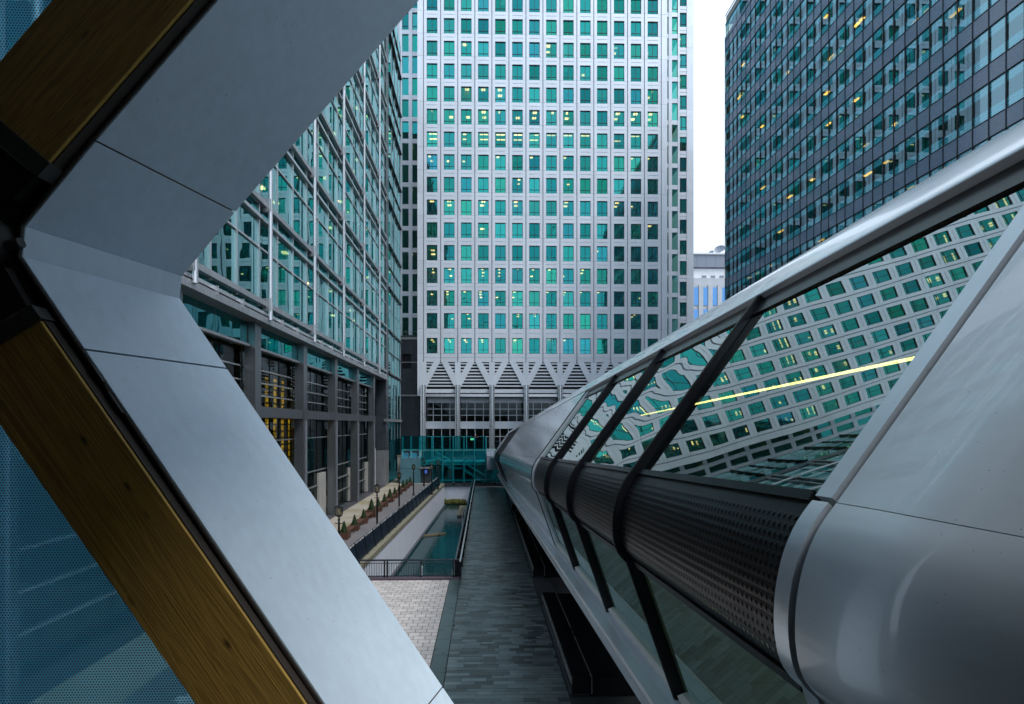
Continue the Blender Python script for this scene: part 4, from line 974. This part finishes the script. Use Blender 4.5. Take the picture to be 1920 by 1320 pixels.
# ================================================================== BENCHES beneath the bridge
for lab, y0, y1 in (('polished black granite bench nearest the camera beneath the footbridge', 14.15, 21.4), ('middle polished black granite bench along the walkway', 25.3, 42.6), ('far polished black granite bench by the stair', 45.2, 61.0)):
    t = thing('granite_bench', lab, 'bench', 'black benches under the footbridge', (4, (y0 + y1) / 2, 0))
    n = max(1, round((y1 - y0) / 3.6)); l = (y1 - y0) / n
    for i in range(n): MB().box(2.60, 3.17, y0 + i * l + .004, y0 + (i + 1) * l - .004, .06, .55).build('seat_block', M['blackgloss'], t)
    MB().box(3.20, 6.1, y0, y1, 0, .50).build('planter_block', M['blackgloss'], t)  # widened inwards to fill the black shade under the bridge
    MB().box(2.56, 2.598, y0, y1, .36, .44).build('edge_trim', M['inox_dull'], t); MB().box(3.172, 3.198, y0 - .01, y1, .05, .56).build('metal_strip', M['inox'], t)
    MB().box(2.54, 3.1, y0 + .02, y1 - .02, 0, .058).build('plinth', M['slate'], t)
uw = MB()
for i in range(12): uw.box(6.25, 6.5, 14 + i * 4.0 + .01, 14 + (i + 1) * 4 - .01, 0, 5)
uwt = thing('underbridge_shade', 'dark wall added to stand in for the shade under the footbridge', 'wall', at=(6.4, 38, 0))  # dark panels put in where the space under the bridge is only shade
pmx_ = MB().box(6.25, 6.5, .01, 3.99, 0, 2.6).mesh('wall_panel', M['blackgloss'])
for i in range(13): put('wall_panel', pmx_, uwt, (0, 10 + i * 4.0, 0))

# ================================================================== RAILINGS
fe = thing('dock_fence', 'black bar fence across the head of the dock', 'fence', at=(-4, 25.1, 0))
MB().box(-6.55, -1.2, 25.08, 25.16, .95, 1.02).build('top_rail', M['navy'], fe); MB().box(-6.55, -1.3, 25.1, 25.14, .14, .18).build('bottom_rail', M['black'], fe); MB().box(-6.55, -1.3, 25.1, 25.14, .82, .85).build('middle_rail', M['black'], fe)
bm = MB().box(-.009, .009, 25.11, 25.13, .18, .82).mesh('bar', M['black'])
for i in range(41): put('bar', bm, fe, (-6.5 + i * .128, 0, 0))
pmh = MB().box(-.035, .035, 25.08, 25.16, .05, .96).mesh('post', M['black'])
for x in (-6.5, -5.2, -5.05, -3.3, -1.62): put('post', pmh, fe, (x, 0, 0))
wr = thing('walkway_railing', 'dark metal railing along the dock side of the walkway', 'railing', at=(-1.5, 43, 0))
MB().box(-1.28, -1.20, 24.7, 62, .98, 1.04).build('top_rail', M['inox'], wr); MB().box(-1.56, -1.46, 25.2, 62, .90, .96).build('outer_rail', M['navy'], wr); MB().box(-1.54, -1.48, 25.2, 62, .3, .8).build('infill', M['black'], wr)
pm2 = MB().box(-1.55, -1.22, -.03, .03, 0, .96).mesh('post', M['black'])
for i in range(19): put('post', pm2, wr, (0, 25.2 + i * 2.0, 0))
MB().box(-1.28, 3.0, 61.96, 62.04, .98, 1.04).build('end_rail', M['teal'], wr)
qb = thing('quay_balustrade', 'dark blue panelled balustrade along the quay edge', 'balustrade', at=(-7, 43, 0))
for i in range(21):
    y0, y1 = 24.2 + i * 1.9, 24.2 + (i + 1) * 1.9
    x0_, x1_ = QE(y0) - .30, QE(y1) - .30
    MB().hexa([(x0_, y0 + .02, .12), (x0_ + .03, y0 + .02, .12), (x1_ + .03, y1 - .02, .12), (x1_, y1 - .02, .12)], [(x0_ - .22, y0 + .02, 1.06), (x0_ - .19, y0 + .02, 1.06), (x1_ - .19, y1 - .02, 1.06), (x1_ - .22, y1 - .02, 1.06)]).build('panel', M['navy'], qb)
    MB().bar((x0_ + .04, y0, .02), (x0_ - .2, y0, 1.2), .06, .09, (0, 1, 0)).build('post', M['black'], qb)
    MB().bar((x0_ - .24, y0, 1.2), (x1_ - .24, y1, 1.2), .07, .06).build('top_rail', M['inox_dull'], qb)
    for q in range(4):
        f = (q + .5) / 4; MB().bar(Vector((x0_ - .22, y0, 1.12)).lerp(Vector((x1_ - .22, y1, 1.12)), f - .07), Vector((x0_ - .22, y0, 1.12)).lerp(Vector((x1_ - .22, y1, 1.12)), f + .07), .03, .07).build('rail_clip', M['white'], qb) if q != 1 else None

# ================================================================== LAMPS, PLANTERS, SEATS
def lantern():
    t = thing('lamp_post', 'x', 'street lamp', 'lantern posts along the quay', (0, 0, 0), False)
    MB().lathe((0, 0, 0), [(.13, 0), (.13, .25), (.10, .3), (.075, .38), (.065, 2.2), (.05, 2.75), (.09, 2.8), (.05, 2.86), (.045, 2.98)], 12).build('pole', M['black'], t, True, 40)
    MB().bar((-.22, 0, 2.62), (.22, 0, 2.62), .035).build('ladder_bar', M['black'], t)
    MB().lathe((0, 0, 2.96), [(.05, 0), (.17, .06), (.19, .09), (.19, .11)], 8).build('cradle', M['black'], t)
    hd = MB()
    for a in range(4):
        x, y = .17 * (1 if a in (0, 3) else -1), .17 * (1 if a < 2 else -1); hd.bar((x * .85, y * .85, 3.06), (x, y, 3.52), .028)
    for a in range(4):
        c, s = math.cos(a * math.pi / 2), math.sin(a * math.pi / 2); q = lambda x, y, z: (x * c - y * s, x * s + y * c, z)
        hd.bar(q(-.17, .17, 3.52), q(.17, .17, 3.52), .03)
    cg = hd.build('lantern_cage', M['black'], t)
    MB().add([(-.14, -.14, 3.07), (.14, -.14, 3.07), (.14, .14, 3.07), (-.14, .14, 3.07), (-.165, -.165, 3.51), (.165, -.165, 3.51), (.165, .165, 3.51), (-.165, .165, 3.51)], [(0, 1, 5, 4), (1, 2, 6, 5), (2, 3, 7, 6), (3, 0, 4, 7)]).build('pane', M['lampglass'], cg)
    MB().lathe((0, 0, 3.08), [(.05, 0), (.06, .3), (.02, .36)], 10).build('burner', M['lampcore'], t, True)
    MB().add([(-.2, -.2, 3.535), (.2, -.2, 3.535), (.2, .2, 3.535), (-.2, .2, 3.535), (-.09, -.09, 3.62), (.09, -.09, 3.62), (.09, .09, 3.62), (-.09, .09, 3.62)], [(0, 3, 2, 1), (4, 5, 6, 7), (0, 1, 5, 4), (1, 2, 6, 5), (2, 3, 7, 6), (3, 0, 4, 7)]).build('hood', M['black'], t)
    MB().lathe((0, 0, 3.62), [(.03, 0), (.04, .03), (.01, .08)], 8).build('finial', M['black'], t)
    return t
lp = lantern()
ORD = ['first', 'second', 'third', 'fourth', 'fifth', 'sixth', 'seventh', 'eighth', 'ninth', 'tenth', 'eleventh', 'twelfth', 'thirteenth', 'fourteenth']
spots = [(-8.0, 26.6), (-8.0, 36.), (-8.0, 45.3), (-8.0, 54.5), (-8.0, 63.8), (-6.05, 55.5), (-5.75, 60.)]
labs = ['black lantern lamp post partly hidden by the grey surround', 'second black lantern lamp post along the quay', 'third black lantern lamp post along the quay', 'fourth black lantern lamp post along the quay', 'black lantern lamp post before the dark lift doorway', 'black lantern lamp post on the quay edge before the stair', 'last black lantern lamp post at the quay corner by the stair']
for i, (x, y) in enumerate(spots):
    if i == 0: lp.location = (x, y, 0); lp['label'] = labs[0]
    else: clone(lp, (x, y, 0), 0, labs[i])
def planter():
    t = thing('topiary_planter', 'x', 'planter', 'topiary planters along the quay', (0, 0, 0), False)
    bx = MB()
    for z in (.02, .14, .26, .38):
        for s in (-1, 1):
            bx.box(-.33, .33, s * .31 - .02, s * .31 + .02, z, z + .11); bx.box(s * .31 - .02, s * .31 + .02, -.29, .29, z, z + .11)
    for sx in (-1, 1):
        for sy_ in (-1, 1): bx.box(sx * .33 - .03, sx * .33 + .03, sy_ * .33 - .03, sy_ * .33 + .03, 0, .53)
    bx.build('box', M['wood'], t); MB().box(-.29, .29, -.29, .29, .38, .44).build('soil', M['void'], t)
    MB().tube((0, 0, .4), (0, 0, .8), .02, 6).build('stem', M['plank'], t)
    lf = MB(); rng = random.Random(4)
    for i in range(900):
        h = rng.random() ** 1.2; r = .24 * (1 - h) ** .75 * rng.uniform(.72, 1.06) + .01; a = rng.uniform(0, 6.283)
        c = Vector((r * math.cos(a), r * math.sin(a), .46 + h * .80)); u = Vector((rng.uniform(-1, 1), rng.uniform(-1, 1), rng.uniform(-1, 1))).normalized() * .03; v = u.cross(Vector((rng.uniform(-1, 1), rng.uniform(-1, 1), 1))).normalized() * .02
        lf.quad(c - u, c + v, c + u, c - v)
    lf.lathe((0, 0, .46), [(.10, 0), (.17, .05), (.14, .3), (.06, .62), (.01, .76)], 10)
    stuff(lf.build('clipped_shrub', M['leaf'], t)); return t
def bench():
    t = thing('timber_bench', 'x', 'bench', 'timber benches between the planters', (0, 0, 0), False)
    sl = MB().box(-.05, .05, -.85, .85, .43, .47).mesh('slat', M['wood'])
    for i in range(5): put('slat', sl, t, (-.24 + i * .12, 0, 0))
    for y in (-.7, .7):
        for x in (-.22, .22): MB().box(x - .04, x + .04, y - .04, y + .04, 0, .43).build('leg', M['wood'], t)
    MB().box(-.04, .04, -.66, .66, .33, .42).build('stretcher', M['wood'], t); return t
pl, bn = planter(), bench()
for i in range(12):
    y = 34.1 + 2.75 * i; sc = (1.0, .95, .92, 1.25, .95, 1., 1.1, .95, .95, 1.1, .95, .95)[i]
    lab = ORD[i] + ' cone topiary in a brown timber planter along the quay'
    o = pl if i == 0 else clone(pl, (0, 0, 0), 0, lab)
    o.location = (-9.9, y, 0); o.scale = (sc, sc, sc); o.rotation_euler.z = .1 * (i % 3); o['label'] = lab
    if i < 11:
        lab = 'brown timber bench between the %s and %s topiary planters' % (ORD[i], ORD[i + 1])
        o = bn if i == 0 else clone(bn, (0, 0, 0), 0, lab)
        o.location = (-9.95, y + 1.38, 0); o['label'] = lab
# dock bits
fl = thing('floating_beam', 'weathered timber beam floating across the dock water', 'timber', at=(-5.2, 48, -3))
MB().bar((-6.5, 47.6, -2.96), (-4.2, 48.6, -2.96), .28, .2).build('log', M['plank'], fl); MB().bar((-4.6, 48.2, -2.86), (-3.9, 48.8, -2.9), .1).build('branch', M['plank'], fl)
pf = thing('floating_pontoon', 'pale slatted pontoon floating beside the walkway wall', 'pontoon', at=(-2.6, 61, -3))
for i in range(9): MB().box(-3.3, -1.85, 58 + i * .75, 58.68 + i * .75, -2.85, -2.75).build('plank', M['coping'], pf)
MB().box(-3.3, -1.85, 58, 64.7, -3.2, -2.86).build('float', M['slate'], pf)
ld = thing('dock_ladder', 'grab ladder with looped top on the dock wall', 'ladder', at=(-1.9, 44, -3))
for y in (43.7, 44.3):
    MB().tube((-2.0, y, -3.3), (-2.0, y, .1), .035, 8).build('stile', M['inox'], ld); MB().tube((-2.0, y, .1), (-1.75, y, .45), .035, 8).build('loop', M['inox'], ld)
for i in range(8): MB().tube((-2.0, 43.7, -3 + i * .38), (-2.0, 44.3, -3 + i * .38), .02, 6).build('rung', M['inox'], ld)
mp_ = MB().lathe((-4.3, 33, -3.4), [(.05, 0), (.05, 1.6), (.065, 1.62), (.065, 1.75), (.02, 1.8)], 10).build('mooring_pole', M['white']); tag(mp_, 'slim white mooring pole standing in the dock behind the fence', 'pole')

# ================================================================== FOREGROUND: window surround, glulam, film
NV = ray(1225, 798).normalized(); UV_ = RT                     # the reveals run out at an angle to the frame plane
DI = 2.1; TT = .735
def to2(p): v = p - CAM; return (v.dot(UV_), v.z)
def to3(q, d): return CAM + FW * DI + NV * (d - DI) + UV_ * q[0] + UP * q[1]
IN = [to2(at_n(x, y, FW, DI)) for x, y in ((1000, -680), (180, 265), (48, 425), (42, 480), (160, 655), (699, 1451), (900, 1748))]
def offs(poly, d):
    out = []
    for i, p in enumerate(poly):
        ns = []
        for a, b in ((i - 1, i), (i, i + 1)):
            if a < 0 or b >= len(poly): continue
            tx, ty = poly[b][0] - poly[a][0], poly[b][1] - poly[a][1]; l = math.hypot(tx, ty); ns.append((ty / l, -tx / l))
        nx, ny = sum(n[0] for n in ns) / len(ns), sum(n[1] for n in ns) / len(ns); q = nx * nx + ny * ny
        out.append((p[0] + nx / q * d, p[1] + ny / q * d))
    return out
OUTW = 1 if offs(IN, .1)[2][0] < IN[2][0] else -1                # sign that moves away from the opening
sur = thing('window_surround', 'folded grey metal surround of the opening the view looks through', 'window surround', at=tuple(to3(IN[3], DI)))
def band(mb, a, b, o0, o1, d0, d1, g0=0., g1=0.):                # strip of the reveal between polyline vertices a and b
    P0, P1 = offs(IN, OUTW * o0), offs(IN, OUTW * o1)
    lr = lambda p, q, t: (p[0] + (q[0] - p[0]) * t, p[1] + (q[1] - p[1]) * t)
    l = math.hypot(IN[b][0] - IN[a][0], IN[b][1] - IN[a][1])
    A0, A1 = lr(P0[a], P0[b], g0 / l), lr(P1[a], P1[b], g0 / l); B0, B1 = lr(P0[a], P0[b], 1 - g1 / l), lr(P1[a], P1[b], 1 - g1 / l)
    return mb.hexa([to3(A0, d0), to3(A1, d0), to3(A1, d1), to3(A0, d1)], [to3(B0, d0), to3(B1, d0), to3(B1, d1), to3(B0, d1)])
for a, b, g0, g1 in ((0, 1, 0, .004), (1, 2, .004, 0), (2, 3, 0, 0), (3, 4, 0, .005), (4, 5, .005, .004), (5, 6, .004, 0)):
    o = band(MB(), a, b, 0, .010, DI, DI + TT, g0, g1).build('folded_panel', M['surround'], sur)
    bv = o.modifiers.new('soft_edge', 'BEVEL'); bv.width = .002; bv.segments = 2; bv.limit_method = 'ANGLE'
for a in range(6):
    band(MB(), a, a + 1, .011, .022, DI - .004, DI + TT - .01).build('edge_trim', M['brown'], sur)
    band(MB(), a, a + 1, .024, .20, DI + .05, DI + .08).build('backing_plate', M['void'], sur)
    band(MB(), a, a + 1, .024, .10, DI + .10, DI + TT).build('outer_return', M['brown'], sur)
for (px, py, l) in ((175, 685, .09), (205, 735, .11), (448, 1115, .06)):
    c = at_n(px, py, FW, DI); dr = (at_n(px + 68, py + 100, FW, DI) - c).normalized(); MB().bar(c, c + dr * l, .012, .02, NV).build('fixing_clip', M['shoe'], sur)
def beam(name, label, quad, d0, d1):
    q = [at_n(x, y, FW, d0) for x, y in quad]                    # right-start, right-end, left-end, left-start
    ax = (q[1] - q[0]).normalized(); az = FW; ay = az.cross(ax).normalized()
    Mx = Matrix((ax, ay, az)).transposed().to_4x4(); Mx.translation = q[0]; inv = Mx.inverted()
    front = [inv @ p for p in q]; back = [inv @ (p + FW * (d1 - d0)) for p in q]
    o = MB().hexa(front, back).build(name, M['timber']); o.matrix_world = Mx
    bv = o.modifiers.new('soft_edge', 'BEVEL'); bv.width = .004; bv.segments = 2
    sg = -1 if front[3].y > 0 else 1; dp = d1 - d0
    pl_ = MB().box(-.02, (front[1] - front[0]).length, min(sg * .002, sg * .008), max(sg * .002, sg * .008), .012, dp + .02).mesh('side_shade', M['brown'])  # dark strip added over the beam's side to stand in for its shade
    po = bpy.data.objects.new('side_shade', pl_); COL.objects.link(po); po.parent = o
    return tag(o, label, 'timber beam', 'glulam roof members')
beam('glulam_beam', 'upper glulam timber beam above the dark steel node', [(88, 307), (576, -250), (311, -250), (-59, 182)], DI - .055, DI + .03)
beam('glulam_beam', 'lower knotty glulam timber beam below the dark steel node', [(73, 598), (697, 1500), (492, 1500), (-77, 688)], DI - .055, DI + .03)
nd = thing('steel_node', 'dark steel node joining the two timber beams at the frame edge', 'steel node', at=tuple(at_n(-40, 440, FW, DI)))
def slabq(pts, d0, d1, name, mat):
    q = [at_n(x, y, FW, DI + d0) for x, y in pts]; n = len(q); bk = [p + FW * (d1 - d0) for p in q]
    MB().add(q + bk, [tuple(range(n)), tuple(range(2 * n - 1, n - 1, -1))] + [(i, n + i, n + (i + 1) % n, (i + 1) % n) for i in range(n)]).build(name, mat, nd)
slabq([(93, 306), (70, 331), (-90, 196), (-66, 170)], -.07, 0., 'end_plate', M['shoe'])
slabq([(76, 596), (58, 571), (-90, 662), (-78, 690)], -.07, 0., 'end_plate', M['shoe'])
slabq([(66, 330), (24, 372), (-120, 300), (-90, 200)], -.04, .03, 'web_plate', M['void'])
slabq([(50, 573), (8, 500), (-120, 470), (-90, 660)], -.04, .03, 'web_plate', M['void'])
slabq([(34, 380), (2, 430), (2, 470), (40, 510), (60, 570), (-130, 680), (-130, 260), (80, 330)], -.0, .05, 'gusset', M['void'])
c0 = at_n(-70, 437, FW, DI - .1); MB().tube(c0, c0 + FW * .16, .11, 24).build('hub', M['shoe'], nd, True, 40)
MB().tube(at_n(-40, 470, FW, DI - .02), at_n(40, 455, FW, DI - .02), .022, 10).build('tie_rod', M['shoe'], nd)
def cushion(label, poly, d, bulge):
    q = [to2(at_n(x, y, FW, d)) for x, y in poly]; o0 = at_n(*poly[0], FW, d)
    t = thing('film_cushion', label, 'roof film', 'printed film cushions of the roof', tuple(o0), False)
    Mx = Matrix((UV_, UP, -FW)).transposed().to_4x4(); Mx.translation = o0; t.matrix_world = Mx
    loc = lambda a, b, z: (a - q[0][0], b - q[0][1], z)
    for nm, mat, s in (('inner_film', M['film'], 1), ('outer_film', M['clear'], -1)):
        rows = []
        for i in range(17):
            u = i / 16; row = []
            for j in range(17):
                v = j / 16; a = [q[0][k] * (1 - u) * (1 - v) + q[1][k] * u * (1 - v) + q[2][k] * u * v + q[3][k] * (1 - u) * v for k in (0, 1)]
                row.append(loc(a[0], a[1], s * bulge * 16 * u * (1 - u) * v * (1 - v) - (.0 if s > 0 else .02)))
            rows.append(row)
        o = MB().grid(rows).mesh(nm, mat, True); put(nm, o, t)
    return t
cushion('large printed blue film panel below the lower timber beam', [(-700, 640), (40, 640), (700, 1640), (-700, 1640)], DI + .09, .03)
cushion('corner scrap of printed blue film above the upper timber beam', [(-700, 250), (30, 250), (420, -300), (-700, -300)], DI + .09, .03)
# the hall behind the eye, roofed in translucent film
def roof_film():
    m, nt, N, L, out = newmat('milky_roof_film'); a = N('ShaderNodeBsdfTranslucent'); a.inputs['Color'].default_value = (.055, .055, .055, 1); d = N('ShaderNodeBsdfDiffuse'); d.inputs['Color'].default_value = (.3, .3, .3, 1)
    x = N('ShaderNodeMixShader'); x.inputs[0].default_value = .3; L(a.outputs[0], x.inputs[1]); L(d.outputs[0], x.inputs[2]); L(x.outputs[0], out.inputs['Surface']); return m
struct(MB().slab([(-7, -7), (9, -7), (9, -.3), (3.5, -.3), (-1, 1.9), (-7, 1.9)], 6.0, 6.2).build('hall_floor', pm('hall_floor', (.16, .12, .08), .5)))
struct(MB().box(-7, 9, -7.2, -7, 6.2, 11.6).build('hall_wall', pm('hall_wall', (.24, .16, .08), .6)))
struct(MB().slab([(-7.2, -7.2), (9.2, -7.2), (9.2, -.3), (1.4, -.3), (1.4, 1.9), (-7.2, 2.0)], 11.6, 11.62).build('hall_roof', roof_film()))  # reach set to darken the hall yet let sun onto the lower reveal
struct(MB().box(-7.3, -7.05, -7, 1.9, 6.2, 11.6).build('hall_side_wall', pm('hall_side_wall', (.09, .065, .04), .6)))
struct(MB().box(9.0, 9.2, -7, -.3, 6.2, 11.6).build('hall_shade_wall', pm('hall_shade_wall', (.20, .13, .07), .6)))  # unseen wall added to keep side light out of the hall
sb = thing('station_building', 'long dark roofed hall mirrored in the lobby glass', 'building', at=(0, -20, 0))
MB().box(-140, 160, -45, -7.4, -3, 9).build('wall', pm('station_wall', (.10, .11, .12), .5), sb)
MB().add([(x, -26 + 19 * math.cos(t), 9 + 11 * math.sin(t)) for x in (-140, 160) for t in [math.pi * i / 12 for i in range(13)]], [(i, i + 1, 14 + i, 13 + i) for i in range(12)]).build('roof', pm('station_roof', (.16, .19, .23), .4), sb, True)
